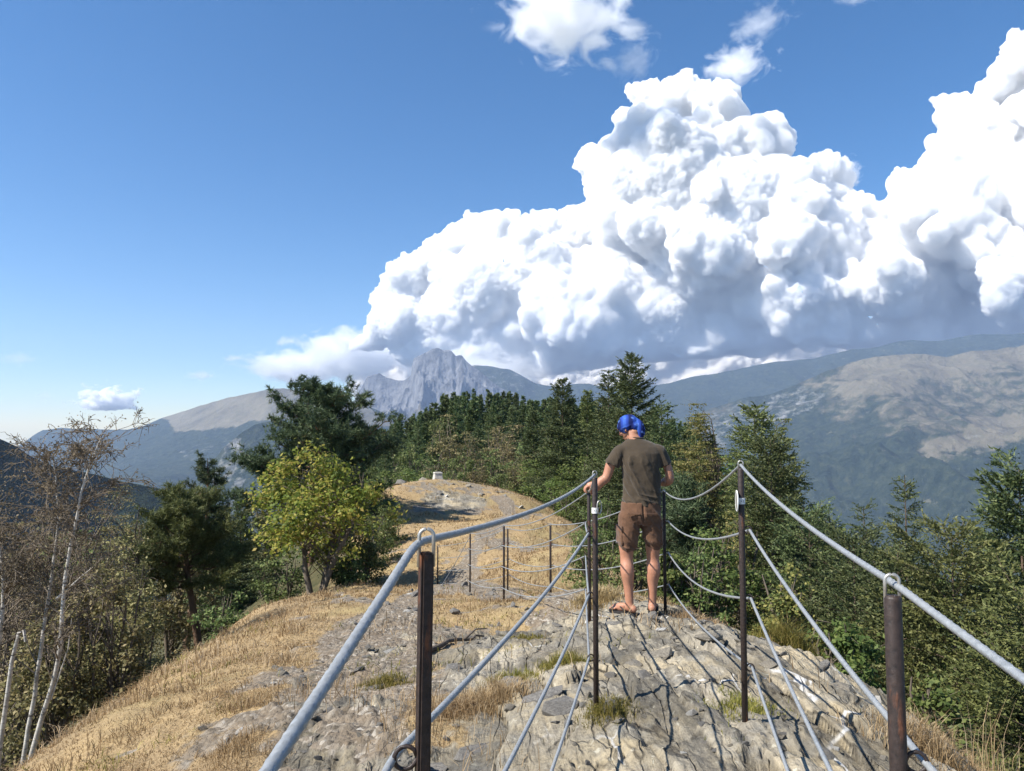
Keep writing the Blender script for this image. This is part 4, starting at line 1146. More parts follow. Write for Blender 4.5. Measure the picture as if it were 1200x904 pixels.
hero('fir_tree', conifer_mesh, SP, 948, 610, 11.5, 140, "dark fir behind the middle of the right cables", 80, dens=2.0, needle=.043, shape=.5, first=.04, whorl=.26)
for i, (px, ty, d, w, m, lab) in enumerate([
    (838, 630, 10.2, 110, M_leaf_br, "light green leafy bush behind the right rail between the two posts"),
    (815, 655, 9.6, 76, M_leaf, "olive bush low behind the labelled right post"),
    (985, 730, 6.9, 105, M_leaf_br, "bright green bush at the edge of the rock on the right"),
    (925, 665, 9.0, 90, M_leaf_y, "yellowish green bush at the rim beyond the rock"),
    (1085, 790, 6.0, 90, M_leaf_br, "small leafy bush below the near right post"),
    (745, 610, 11.5, 90, M_leaf, "dark green bush behind the man's legs"),
    (700, 620, 14, 80, M_leaf, "dark bush left of the man beside the path bend"),
    (700, 585, 21, 60, M_leaf, "grey green bush at the right rim of the grassy hillock"),
    (860, 600, 11.8, 70, M_leaf_y, "yellow green bush under the pale birch"),
    (780, 640, 9.6, 50, M_leaf_br, "green bush right of the man's knees")]):
    hero('bush', broad_mesh, [M_bark_dark, m], px, ty, d, w, lab, 90 + i, cat='bush', clumps=60, per=90, leaf=.05, lo=.04, spread=.12, stems=5, hollow=.3)

# middle distance, 40 to 85 m: mixed trees in three ranks
r0 = np.random.default_rng(101)
proto_c = [conifer_mesh('mid_con%d' % i, 200 + i, 8.0, 3.2, dens=.75, needle=.12, whorl=.36, shape=1.0, tw=1.1) for i in range(4)]
proto_b = [broad_mesh('mid_broad%d' % i, 220 + i, 7.0, 3.6, clumps=60, per=52, leaf=.17, lo=.12, spread=.14, stems=2 + i % 2, trunk_r=.012, hollow=.2, droop=.3, twigs=False) for i in range(3)]
proto_br = [broad_mesh('mid_birch%d' % i, 240 + i, 7.5, 3.0, clumps=85, per=70, leaf=.12, lo=.10, spread=.13, stems=3, trunk_r=.011, hollow=.1, droop=.5) for i in range(2)]
proto_bl = [broad_mesh('mid_bright%d' % i, 260 + i, 6.0, 3.8, clumps=55, per=60, leaf=.17, lo=.08, spread=.15, stems=2, trunk_r=.012, hollow=.25, twigs=False) for i in range(2)]
def skyline(px):     # treetop height in the photograph across the wooded hill
    return float(np.interp(px, [380, 410, 430, 445, 470, 500, 520, 545, 560, 600, 640, 680, 720, 770, 820, 900], [540, 525, 508, 500, 488, 474, 462, 456, 458, 464, 466, 470, 472, 478, 500, 540]))
MID = [  # px, top py, depth, kind, width px
    (452, 520, 60, 'c', 40), (478, 512, 64, 'b', 46), (500, 535, 50, 'b', 56), (523, 488, 56, 'w', 48), (545, 500, 58, 'w', 44), (560, 496, 66, 'c', 44), (470, 545, 47, 'g', 54),
    (448, 552, 45, 'g', 50), (585, 494, 60, 'w', 52), (602, 500, 52, 'w', 56), (622, 508, 48, 'b', 54), (640, 505, 46, 'w', 46), (575, 520, 46, 'b', 48), (540, 528, 45, 'b', 46), (510, 520, 56, 'c', 44),
    (655, 520, 40, 'g', 62), (632, 535, 39, 'g', 56), (680, 535, 31, 'g', 66), (700, 520, 30, 'b', 60), (610, 535, 42, 'w', 44), (590, 543, 42, 'b', 36), (562, 540, 44, 'w', 40), (530, 548, 43, 'b', 36), (725, 500, 28, 'c', 60), (600, 478, 74, 'c', 40), (575, 482, 78, 'c', 36),
    (462, 498, 84, 'c', 34), (490, 492, 80, 'c', 34), (515, 482, 84, 'b', 36), (535, 478, 84, 'c', 34), (440, 515, 78, 'c', 34), (428, 535, 66, 'b', 44), (632, 486, 66, 'c', 40), (650, 492, 58, 'b', 44), (670, 498, 52, 'c', 48), (690, 500, 46, 'c', 48), (415, 548, 58, 'c', 44), (650, 560, 32, 'g', 44), (672, 566, 27, 'g', 46), (643, 500, 50, 'c', 44), (430, 560, 50, 'g', 44)]
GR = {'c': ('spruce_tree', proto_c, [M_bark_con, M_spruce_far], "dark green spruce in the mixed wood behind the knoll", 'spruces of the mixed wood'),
      'b': ('leafy_tree', proto_b, [M_bark_dark, M_leaf], "green leafy tree in the mixed wood behind the knoll", 'leafy trees of the mixed wood'),
      'g': ('leafy_tree', proto_bl, [M_bark_dark, M_leaf_br], "bright green low tree at the near edge of the wood behind the knoll", 'bright trees at the wood edge'),
      'w': ('birch_tree', proto_br, [M_twig, M_leaf_olive], "withering brownish birch in the wood behind the knoll", 'withering birches of the mixed wood')}
PH = {'c': (8.0, 3.2), 'b': (7.0, 3.6), 'g': (6.0, 3.8), 'w': (7.5, 3.0)}
for i, (px, ty, d, k, w) in enumerate(MID):
    nm, pr, mt, lab, grp = GR[k]
    loc, h, wm = place(px, ty, d, w)
    a, b = PH[k]
    at_ = next(t for lim_, t in [(450, 'behind the yellow maple'), (480, 'between maple and stone marker'), (506, 'just left of the stone marker'), (528, 'straight above the stone marker'), (556, 'just right of the stone marker'), (586, 'above the knoll rock'), (615, 'above the worn path'), (645, 'left of the slim pointed spruce'), (672, 'below the slim pointed spruce'), (900, 'left of the tall spruces')] if px < lim_)
    rk_ = 'at the near edge of' if d < 48 else ('in the middle of' if d < 64 else 'at the far side of')
    lab = {'c': 'dark spruce', 'b': 'leafy tree', 'g': 'bright bushy tree', 'w': 'brownish birch'}[k] + f" {rk_} the wood, {at_}"
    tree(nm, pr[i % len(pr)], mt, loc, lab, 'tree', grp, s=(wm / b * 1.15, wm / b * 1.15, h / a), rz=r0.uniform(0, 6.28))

# the far wooded hill: dark conifers, small in the picture
far_c = []
for i in range(4):
    a, b = conifer_mesh('far_con%d' % i, 300 + i, 9.0, 2.7, dens=.30, needle=.26, whorl=.55, shape=1.2, tw=1.1)
    a.materials.append(M_bark_con); b.materials.append(M_spruce)
    bm = bmesh.new(); bm.from_mesh(a); n0 = len(bm.faces); bm.from_mesh(b)
    bm.faces.ensure_lookup_table()
    for f in bm.faces[n0:]: f.material_index = 1
    me = bpy.data.meshes.new('far_con'); bm.to_mesh(me); bm.free()
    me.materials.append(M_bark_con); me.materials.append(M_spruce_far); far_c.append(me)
cnt = 0
for d in np.linspace(88, 168, 11):
    n = int(340 * 7.2 * d / FPX / 2.9 * .62)
    for q in range(30):
        px = 400 + (r0.uniform(0, 1) + q) / 30 * 420
        dd = d + r0.uniform(-5, 5)
        x = (px - 600) / FPX * dd
        zb = float(base_h(np.array([x]), np.array([dd]))[0])
        lim = P(px, skyline(px) + r0.uniform(-6, 10), dd)[2]
        h = r0.uniform(7.5, 11.5)
        if zb + h > lim: h = lim - zb
        if h < 4: continue
        if cnt >= 290: break
        cnt += 1
        o = bpy.data.objects.new('spruce_tree', far_c[cnt % 4]); COL.objects.link(o)
        o.location = (x, dd, zb - .2); o.scale = (h / 9 * r0.uniform(.85, 1.2),) * 2 + (h / 9,); o.rotation_euler = (0, 0, r0.uniform(0, 6.28))
        tag(o, "dark conifer in the dense forest on the hill beyond the mixed wood", 'tree', 'conifers of the far wooded hill')
# slopes below the rim left and right: more wood, individually placed
low = []
for i in range(90):
    side = -1 if i % 3 == 0 else 1
    if side < 0: x, y = r0.uniform(-26, -9), r0.uniform(14, 60)
    else: x, y = r0.uniform(5.5, 30), r0.uniform(13, 60)
    if abs(x) / y > .8 or any((x - a) ** 2 + (y - b) ** 2 < 4.5 for a, b in low): continue
    low.append((x, y))
    zb = H(x, y)
    px = 600 + x / y * FPX
    cap = (560 if side < 0 else 505 + max(0, (px - 850)) * .62) + r0.uniform(0, 40)
    h = min(P(px, cap, y)[2] - zb, r0.uniform(5, 9))
    if h < 1.5: continue
    k = r0.choice(['c', 'c', 'b', 'g'] if side > 0 else ['c', 'w', 'b', 'w'])
    nm, pr, mt, lab, grp = GR[k]
    a, b = PH[k]
    word = {'c': 'dark spruce', 'b': 'green leafy tree', 'g': 'bright green tree', 'w': 'brownish birch'}[k]
    where = 'left slope below the grass' if side < 0 else 'right slope below the rail'
    s = h / a
    tree(nm, pr[i % len(pr)], mt, (x, y, zb - .15), f"{word} among the woods on the {where}", 'tree', f"woods on the {where}, {word}", s=(s * 1.15, s * 1.15, s), rz=r0.uniform(0, 6.28))
# ------------------------------------------------------------------ cable railings
def rust_material(th=.56, name="weathered rusty steel"):
    N = Nodes(name)
    c = N.coord('Object')
    n = N.noise(N.mapping(c, scale=(1, 1, .22)), 13, 7, .65)
    n2 = N.noise(c, 90, 5, .7)
    dark = N.ramp(n2, [(0.3, (0.016, 0.012, 0.011)), (0.7, (0.05, 0.034, 0.028))])
    rust = N.ramp(n2, [(0.3, (0.10, 0.036, 0.016)), (0.7, (0.23, 0.085, 0.036))])
    m = N.ramp(n, [(th, 0), (th + .08, 1)])
    col = N.mix(m, dark, rust)
    rg = N.math('ADD', 0.5, N.math('MULTIPLY', m, 0.35))
    return N.surface(N.bsdf(col, rg, N.bump(N.math('ADD', n2, N.math('MULTIPLY', m, .5)), 0.0016, 0.8), metallic=0.0, spec=0.35))
M_rust = rust_material()
M_rusty = rust_material(0.515, 'rusted through steel')
def cable_material():
    N = Nodes("galvanised wire rope")
    c = N.coord('Object')
    n = N.noise(c, 130, 4, .6)
    big = N.noise(c, 4.0, 4, .6)
    col = N.mix(N.ramp(big, [(0.4, 0), (0.7, .5)]), N.ramp(n, [(0.3, (0.20, 0.215, 0.225)), (0.7, (0.34, 0.355, 0.365))]), (0.34, 0.345, 0.335))
    return N.surface(N.bsdf(col, 0.42, N.bump(n, 0.0008, .5), metallic=0.25, spec=0.4))
M_cable = cable_material()
N = Nodes("white enamel plate"); M_white = N.surface(N.bsdf(N.ramp(N.noise(N.coord(), 60, 4, .6), [(0.3, (0.66, 0.66, 0.63)), (0.7, (0.82, 0.82, 0.79))]), 0.45))
N = Nodes("bare zinc"); M_zinc = N.surface(N.bsdf(N.ramp(N.noise(N.coord(), 40, 4, .6), [(0.3, (0.32, 0.31, 0.28)), (0.7, (0.52, 0.50, 0.46))]), 0.4, metallic=0.6))

def join_parts(parts):
    """list of (V, F) -> one V, list of F"""
    V = []; Fs = []; b = 0
    for v, f in parts:
        V.append(v)
        for ff in (f if isinstance(f, list) else [f]): Fs.append(np.asarray(ff) + b)
        b += len(v)
    return np.concatenate(V), Fs

def tube_capped(pts, rad, sides):
    V, F = tubes([(pts, rad)], sides)
    k = len(V) // sides
    cap0 = np.arange(sides)[None, ::-1]; cap1 = (np.arange(sides) + (k - 1) * sides)[None, :]
    return V, [F, cap0, cap1]

def post_mesh(h, r, square=False):
    if not square:
        V, F = tube_capped(np.array([[0, 0, -.25], [0, 0, h * .5], [0, 0, h - .004], [0, 0, h]]), np.array([r, r, r, r * .86]), 16)
        return new_mesh('post', V, F, True)
    bm = bmesh.new()
    bmesh.ops.create_cube(bm, size=1.0)
    for v in bm.verts: v.co = Vector((v.co.x * 2 * r * .92, v.co.y * 2 * r * .92, -.25 if v.co.z < 0 else h))
    bmesh.ops.bevel(bm, geom=[e for e in bm.edges], offset=.003, segments=2, affect='EDGES')
    me = bpy.data.meshes.new('post'); bm.to_mesh(me); bm.free()
    return me

def loop_mesh(w, h, r, th):
    """upright U of round bar, feet at z=0"""
    a = np.linspace(0, PI, 12)
    pts = [(-w, 0, -.02)] + [(-w * math.cos(t), 0, h - w + w * math.sin(t)) for t in a] + [(w, 0, -.02)]
    V, F = tube_capped(np.array(pts), np.full(len(pts), r), 8)
    c, s = math.cos(th), math.sin(th)
    V = V @ np.array([[c, s, 0], [-s, c, 0], [0, 0, 1]])
    return new_mesh('ring', V, F, True)

def eye_mesh(w, r, direction):
    """small eyelet welded to the side of the post"""
    a = np.linspace(-PI * .95, PI * .95, 14)
    d = unit(np.array([direction[0], direction[1], 0.0]))
    pts = np.array([d * (w + w * math.cos(t)) + np.array([0, 0, w * math.sin(t)]) for t in a])
    V, F = tube_capped(pts, np.full(len(pts), r), 7)
    return new_mesh('eyelet', V, F, True)

OFFS = [0.0, 0.255, 0.535, 0.815]
def add_post(rail, pos, h, r, side, square=False, rz=0.0, ring=True, th=0.0, offs=OFFS, lean=(0, 0), small=False):
    """pos: top of the post. side: direction of the eyelets"""
    base = np.array([pos[0], pos[1], pos[2] - h])
    p = obj('post', post_mesh(h, r, square), M_rust, rail, loc=base.tolist())
    p.rotation_euler = (lean[1], lean[0], rz)
    if not small:
        o = obj('ring', loop_mesh(.0098, .031, .0026, th - rz), M_zinc if not square else M_zinc, p, loc=(0, 0, h))
    for k in offs[1:]:
        e = obj('eyelet', eye_mesh(.015 if not small else .01, .0032, (side[0] * math.cos(-rz) - side[1] * math.sin(-rz), side[0] * math.sin(-rz) + side[1] * math.cos(-rz))), M_rust, p, loc=(side[0] * r * .8 * math.cos(rz) + side[1] * r * .8 * math.sin(rz), -side[0] * r * .8 * math.sin(rz) + side[1] * r * .8 * math.cos(rz), h - k))
    return p

def rope(pts, r, lay=0.0155, strands=6, fine=0.0045, sides=13):
    """stranded wire rope swept along pts"""
    pts = np.asarray(pts)
    seg = np.linalg.norm(np.diff(pts, axis=0), axis=1); L = np.concatenate([[0], np.cumsum(seg)])
    n = max(8, int(L[-1] / fine)); s = np.linspace(0, L[-1], n)
    m_ = max(3, int(.08 / fine)) if strands > 1 else 2
    Pp = np.column_stack([np.interp(s, L, pts[:, c]) for c in range(3)])
    if strands > 1:
        kern = np.hanning(min(2 * m_ + 1, (n // 2) * 2 - 1)); kern /= kern.sum(); h_ = len(kern) // 2
        pad = np.concatenate([2 * Pp[:1] - Pp[1:h_ + 1][::-1], Pp, 2 * Pp[-1:] - Pp[-h_ - 1:-1][::-1]])
        Pp = np.column_stack([np.convolve(pad[:, c_], kern, 'valid') for c_ in range(3)])
    t = unit(np.gradient(Pp, axis=0))
    u = unit(np.cross(t, np.array([0, 0, 1.0]))); w = np.cross(t, u)
    a = np.linspace(0, 2 * PI, sides, endpoint=False)
    ph = strands * a[None, :] + 2 * PI * s[:, None] / lay
    rad = r * (1 - (0.30 if strands > 1 else 0) * (1 - np.abs(np.cos(ph / 2))))
    V = (Pp[:, None, :] + rad[..., None] * (np.cos(a)[None, :, None] * u[:, None, :] + np.sin(a)[None, :, None] * w[:, None, :])).reshape(-1, 3)
    i = np.arange(n * sides).reshape(n, sides)
    F = np.stack([i[:-1], np.roll(i[:-1], -1, 1), np.roll(i[1:], -1, 1), i[1:]], axis=-1).reshape(-1, 4)
    return V, F

def sag_pts(a, b, sag, n=14):
    t = np.linspace(0, 1, n)[:, None]
    p = np.asarray(a) * (1 - t) + np.asarray(b) * t
    p[:, 2] -= 4 * sag * (t * (1 - t))[:, 0]
    return p

def cable_through(points, sags):
    out = [sag_pts(points[0], points[1], sags[0])]
    for k in range(1, len(points) - 1): out.append(sag_pts(points[k], points[k + 1], sags[k])[1:])
    return np.concatenate(out)

top = lambda px, py, d: P(px, py, d)
CR = .0060
# left railing: posts N0 (behind the viewer) N1 N2 N3, then down the path
N1, N2, N3 = top(488, 648, 1.0), top(697, 560, 3.4), top(690, 578, 6.35)
N0 = np.array([-.30, -1.3, 1.16]); A_ = top(590.5, 617, 10); D_ = top(551, 626, 13.1)
R1, R2, R3 = top(1052, 698, 1.1), top(868, 549, 3.07), top(778, 577, 6.6)
R0 = np.array([.42, -1.2, 1.17]); C_ = top(645, 616, 10); B_ = top(595, 620, 13.3); E_ = top(513, 641, 17)
left_rail = empty('cable_railing', (0, 0, 0), "cable railing on the left of the rock walkway the man is holding", 'railing')
right_rail = empty('cable_railing', (0, 0, 0), "cable railing on the right of the rock walkway with round plate on its post", 'railing')
gz_ = lambda p: H(p[0], p[1])
SL = np.array([-1.0, -.25, 0]); SR = np.array([1.0, -.1, 0])
p1 = add_post(left_rail, N1, N1[2] - gz_(N1), .0097, SL, square=True, rz=math.radians(28), th=math.radians(10), offs=[0, .27, .56, .84], lean=(.012, 0))
p1.data.materials.clear(); p1.data.materials.append(M_rusty)
p2 = add_post(left_rail, N2, N2[2] - gz_(N2), .0125, SL, th=.3)
p3 = add_post(left_rail, N3, N3[2] - gz_(N3), .0150, SL, th=.8)
p4 = add_post(left_rail, A_, A_[2] - gz_(A_), .0150, SL, th=.8)
p5 = add_post(left_rail, D_, D_[2] - gz_(D_), .0150, SL, th=.8)
q1 = add_post(right_rail, R1, R1[2] - gz_(R1), .0122, SR, th=-.2, offs=[0, .24, .53, .80], lean=(-.008, 0))
q2 = add_post(right_rail, R2, R2[2] - gz_(R2), .0125, SR, th=-.3)
q3 = add_post(right_rail, R3, R3[2] - gz_(R3), .0150, SR, th=-.8)
q4 = add_post(right_rail, C_, C_[2] - gz_(C_), .0150, SR, th=-.8)
q5 = add_post(right_rail, B_, B_[2] - gz_(B_), .0150, SR, th=-.8)
q6 = add_post(right_rail, E_, E_[2] - gz_(E_), .0160, SR, th=-.8)

for k in range(4):
    o1 = [0, .27, .56, .84][k]; oR = [0, .24, .53, .80][k]; o = OFFS[k]
    up = .014 if k == 0 else 0.0
    dz = lambda p, oo: np.array([p[0], p[1], p[2] - oo + up])
    sl = (SL * .032 if k else SL * 0); sr = (SR * .032 if k else SR * 0)
    pts = [dz(N0, o1) + sl, dz(N1, o1) + sl, dz(N2, o) + sl, dz(N3, o) + sl, dz(A_, o) + sl, dz(D_, o) + sl]
    pts[3] = pts[3] + np.array([0, 0, .0])
    sags = [.03 if k == 0 else .02, [.035, .03, .03, .03][k], .02, .10, .05]
    whole = cable_through(pts, sags)                    # thirteen points a span
    V0, F0 = rope(whole[:14 + 13], CR)
    V2, F2 = rope(whole[14 + 12:], CR * .95, fine=.04, sides=10, strands=1)
    V, F = join_parts([(V0, F0), (V2, F2)])
    obj('cable', new_mesh('cable', V, F), M_cable, left_rail)
    pts = [dz(R0, oR) + sr, dz(R1, oR) + sr, dz(R2, o) + sr, dz(R3, o) + sr, dz(C_, o) + sr, dz(B_, o) + sr, dz(E_, o) + sr]
    sags = [.03, .025, [.11, .09, .10, .06][k], .10, .06, .07]
    whole = cable_through(pts, sags)                    # thirteen points a span
    V0, F0 = rope(whole[:14 + 13], CR)
    V2, F2 = rope(whole[14 + 12:], CR * .95, fine=.04, sides=10, strands=1)
    V, F = join_parts([(V0, F0), (V2, F2)])
    obj('cable', new_mesh('cable', V, F), M_cable, right_rail)
# stay from the last left post to the ground
g0 = np.array(list(gpt(516, 685, 14.5)) + [0.0]); g0[2] = gz_(g0)
V, F = tube_capped(sag_pts(D_ - np.array([0, 0, .03]), g0, .03), np.full(14, .0065), 6)
obj('stay_cable', new_mesh('stay_cable', V, F), M_cable, left_rail)

# number plates, ring plate and snap hook
def plate_mesh(w, h, t=.003):
    bm = bmesh.new(); bmesh.ops.create_cube(bm, size=1.0)
    for v in bm.verts: v.co = Vector((v.co.x * w, v.co.y * t, v.co.z * h))
    bmesh.ops.bevel(bm, geom=[e for e in bm.edges], offset=.001, segments=1, affect='EDGES')
    me = bpy.data.meshes.new('plate'); bm.to_mesh(me); bm.free(); return me
def wrap_mesh(r, h, a0, a1):
    """plate bent round the post"""
    a = np.linspace(a0, a1, 14); V = []
    for rr_ in (r, r + .002):
        for z in (-h / 2, h / 2): V.append(np.column_stack([np.cos(a) * rr_, np.sin(a) * rr_, np.full(14, z)]))
    V = np.concatenate(V); i = np.arange(14)
    def strip(o0, o1): return np.stack([i[:-1] + o0, i[1:] + o0, i[1:] + o1, i[:-1] + o1], axis=-1)
    F = [strip(28, 42), strip(14, 0), strip(0, 28), strip(42, 14), np.array([[0, 14, 42, 28], [13, 41, 55, 27]])]
    return new_mesh('number_plate', V, F, False)
N = Nodes("plate print")
M_print = N.surface(N.bsdf((0.16, 0.15, 0.14), .6))
def marks(parent, r, z, a_c):
    for k, (da, w, h) in enumerate([(-.25, .16, .0035), (.30, .05, .010)]):
        a = np.linspace(a_c + da - w, a_c + da + w, 4)
        V = np.concatenate([np.column_stack([np.cos(a) * r, np.sin(a) * r, np.full(4, z - h / 2)]), np.column_stack([np.cos(a) * r, np.sin(a) * r, np.full(4, z + h / 2)])])
        i = np.arange(3); F = np.stack([i, i + 1, i + 5, i + 4], axis=-1)
        yield V, F
def numbered(post, h, off, rr_):
    pl = obj('number_plate', wrap_mesh(rr_ + .001, .026, -PI * .98, -PI * .02), M_white, post, loc=(0, 0, h - off))
    V, F = join_parts(list(marks(pl, rr_ + .0036, 0, -PI / 2)))
    pl.data.materials.append(M_print)
    bm = bmesh.new(); bm.from_mesh(pl.data); n0 = len(bm.verts)
    vs = [bm.verts.new(v) for v in V]
    for f in np.concatenate(F): 
        ff = bm.faces.new([vs[j] for j in f]); ff.material_index = 1
    bm.to_mesh(pl.data); bm.free()
numbered(p2, N2[2] - gz_(N2), .150, .0125)
numbered(q2, R2[2] - gz_(R2), .135, .0125)
a = np.linspace(0, 2 * PI, 25)
def ring_plate(post, h, off, x, y, rx, rz_, rot, nm, mat, rr_=.0035):
    pts = np.column_stack([np.cos(a) * rx, np.zeros(25), np.sin(a) * rz_])
    c, s = math.cos(rot), math.sin(rot)
    pts = pts @ np.array([[c, s, 0], [-s, c, 0], [0, 0, 1]])
    V, F = tubes([(pts, np.full(25, rr_))], 7)
    return obj(nm, new_mesh(nm, V, F), mat, post, loc=(x, y, h - off))
ring_plate(p2, N2[2] - gz_(N2), .135, .019, -.008, .012, .030, .5, 'snap_hook', M_zinc, .003)
# thin round plate hanging edge-on from the labelled right post
V = []; nseg = 28
ang_ = np.linspace(0, 2 * PI, nseg, endpoint=False)
for y_, rr_ in ((-.0018, .041), (.0018, .041)):
    V.append(np.column_stack([np.full(nseg, y_), np.cos(ang_) * rr_, np.sin(ang_) * rr_]))
V = np.concatenate(V); i = np.arange(nseg)
F = [np.stack([i, np.roll(i, -1), np.roll(i, -1) + nseg, i + nseg], axis=-1), i[None, ::-1], (i + nseg)[None, :]]
dp = obj('round_plate', new_mesh('round_plate', V, F, False), M_zinc, q2, loc=(-.019, -.002, R2[2] - gz_(R2) - .135))
dp.rotation_euler = (0, 0, math.radians(-11))
V, F = tubes([(np.column_stack([np.zeros(nseg + 1), np.cos(np.append(ang_, 0)) * .042, np.sin(np.append(ang_, 0)) * .042]), np.full(nseg + 1, .0028))], 6)
obj('rim', new_mesh('rim', V, F), M_white, dp)
# ------------------------------------------------------------------ the man at the railing
def skin_material():
    N = Nodes("sunned skin")
    c = N.coord('Object')
    n = N.noise(c, 9, 4, .6); f = N.noise(c, 120, 3, .6)
    col = N.ramp(n, [(0.3, (0.31, 0.14, 0.083)), (0.7, (0.44, 0.215, 0.135))])
    return N.surface(N.bsdf(col, 0.5, N.bump(f, 0.001, .4), spec=0.35, **{'Subsurface Weight': 0.12, 'Subsurface Radius': (0.012, 0.005, 0.003), 'Subsurface Scale': 1.0}))
M_skin = skin_material()
def cloth_material(name, c0, c1, weave=500, big=6, rough=0.9):
    N = Nodes(name)
    c = N.coord('Object')
    n = N.noise(c, big, 5, .6); f = N.noise(c, weave, 2, .5)
    col = N.mix(N.ramp(f, [(.4, 0), (.6, .35)]), N.ramp(n, [(0.35, c0), (0.65, c1)]), tuple(x * .6 for x in c0))
    return N.surface(N.bsdf(col, rough, N.bump(f, 0.0008, .5), spec=0.12, **{'Sheen Weight': 0.15}))
M_shirt = cloth_material("olive brown jersey", (0.054, 0.041, 0.028), (0.070, 0.053, 0.036))
M_shorts = cloth_material("brown cotton", (0.105, 0.055, 0.032), (0.155, 0.083, 0.049), big=9)
def bandana_material():
    N = Nodes("blue patterned bandana")
    c = N.coord('Object')
    w = N.n("ShaderNodeTexWave", {'Vector': c, 'Scale': 3.2, 'Distortion': 3.5, 'Detail': 1.0, 'Detail Scale': 1.2}).outputs['Fac']
    col = N.ramp(w, [(0.15, (0.008, 0.014, 0.08)), (0.35, (0.016, 0.042, 0.23)), (0.75, (0.022, 0.058, 0.30)), (0.95, (0.04, 0.105, 0.40))])
    bl = N.voronoi(c, 26, 'SMOOTH_F1')
    col = N.mix(N.ramp(bl, [(.18, .55), (.30, 0)]), col, (0.13, 0.24, 0.60))
    return N.surface(N.bsdf(col, .8, spec=.15))
M_band = bandana_material()
N = Nodes("dark foam sole"); M_sole = N.surface(N.bsdf(N.ramp(N.noise(N.coord(), 40, 4, .6), [(.3, (0.018, 0.016, 0.016)), (.7, (0.04, 0.036, 0.034))]), .8))
N = Nodes("black plastic"); M_black = N.surface(N.bsdf((0.02, 0.02, 0.022), .35))

def loft(rings, n=20, caps=True):
    """rings: list of (centre, rx, ry, axis_x, axis_y) ellipses -> closed tube"""
    a = np.linspace(0, 2 * PI, n, endpoint=False)
    V = []
    for c, rx, ry, ax, ay in rings:
        V.append(np.asarray(c) + np.cos(a)[:, None] * rx * np.asarray(ax) + np.sin(a)[:, None] * ry * np.asarray(ay))
    k = len(rings); i = np.arange(k * n).reshape(k, n)
    F = [np.stack([i[:-1], np.roll(i[:-1], -1, 1), np.roll(i[1:], -1, 1), i[1:]], axis=-1).reshape(-1, 4)]
    if caps: F += [i[0][None, ::-1], i[-1][None, :]]
    return np.concatenate(V), F

def limb(pts, radii, n=18, flat=1.0, sub=5):
    """rounded limb along pts with the radii, ends rounded"""
    pts = np.asarray(pts, dtype=float); radii = np.asarray(radii, dtype=float)
    seg = np.concatenate([[0], np.cumsum(np.linalg.norm(np.diff(pts, axis=0), axis=1))])
    s = np.linspace(0, seg[-1], sub * len(pts))
    # smooth (catmull) through the joints
    def interp(arr):
        out = []
        for q in s:
            k = min(max(np.searchsorted(seg, q) - 1, 0), len(seg) - 2)
            t = (q - seg[k]) / (seg[k + 1] - seg[k] + 1e-9)
            p0 = arr[max(k - 1, 0)]; p1 = arr[k]; p2 = arr[k + 1]; p3 = arr[min(k + 2, len(arr) - 1)]
            out.append(.5 * (2 * p1 + (p2 - p0) * t + (2 * p0 - 5 * p1 + 4 * p2 - p3) * t * t + (3 * p1 - p0 - 3 * p2 + p3) * t ** 3))
        return np.array(out)
    pp = interp(pts); rr_ = np.maximum(interp(radii[:, None])[:, 0], .003)
    t = unit(np.gradient(pp, axis=0))
    d0, d1 = t[0], t[-1]
    e = np.array([.0, .5, .87])
    pre = [(pp[0] - d0 * rr_[0] * k, rr_[0] * math.sqrt(max(1 - k * k, .03))) for k in (.98, .8, .45)]
    post = [(pp[-1] + d1 * rr_[-1] * k, rr_[-1] * math.sqrt(max(1 - k * k, .03))) for k in (.45, .8, .98)]
    allp = [p for p, _ in pre] + list(pp) + [p for p, _ in post]; allr = [r for _, r in pre] + list(rr_) + [r for _, r in post]
    tt = [d0] * 3 + list(t) + [d1] * 3
    rings = []
    ref = np.array([0, 1.0, 0]) if abs(d0[1]) < .8 else np.array([0, 0, 1.0])
    for p, r, d in zip(allp, allr, tt):
        u = unit(np.cross(d, ref)); w = np.cross(u, d)
        rings.append((p, r, r * flat, u, w))
    return loft(rings, n)

X_, Y_, Z_ = np.array([1., 0, 0]), np.array([0, 1., 0]), np.array([0, 0, 1.])
def ell(c, r, rot=None):
    V, F = ICO3
    v = V * np.asarray(r)
    if rot is not None: v = v @ np.array(rot.to_matrix()).T
    return v + np.asarray(c), F

man_o = P(755, 713, 6.4)
man_o[2] = H(man_o[0] - .02, 6.4)
man = empty('person', man_o.tolist(), "man in brown T-shirt, brown shorts and blue bandana holding the railing, seen from behind", 'person')
M2 = lambda px, py, y=0.0: np.array([(px - 755) / 857. * (6.4 + y) + y * (755 - 600) / 857., y, (713 - py) / 857. * 6.4 + (y * (500 - 713) / 857. * 1.0 if False else 0)])
zt = 0.012       # foot sole height
# joints (local metres: x right, y away from the viewer, z up)
LH, RH = np.array([-.115, .0, .86]), np.array([.065, .0, .86])
LK, RK = np.array([-.148, .005, .475]), np.array([.085, .03, .475])
LA, RA = np.array([-.130, -.03, .085]), np.array([.073, .02, .085])
LS, RS = np.array([-.195, .03, 1.40]), np.array([.150, .03, 1.40])
LE = np.array([-.315, .02, 1.165]); LW = np.array([-.435, .02, 1.035])
RE = np.array([.235, .03, 1.145]); RW = np.array([.13, .25, 1.07])
parts = []
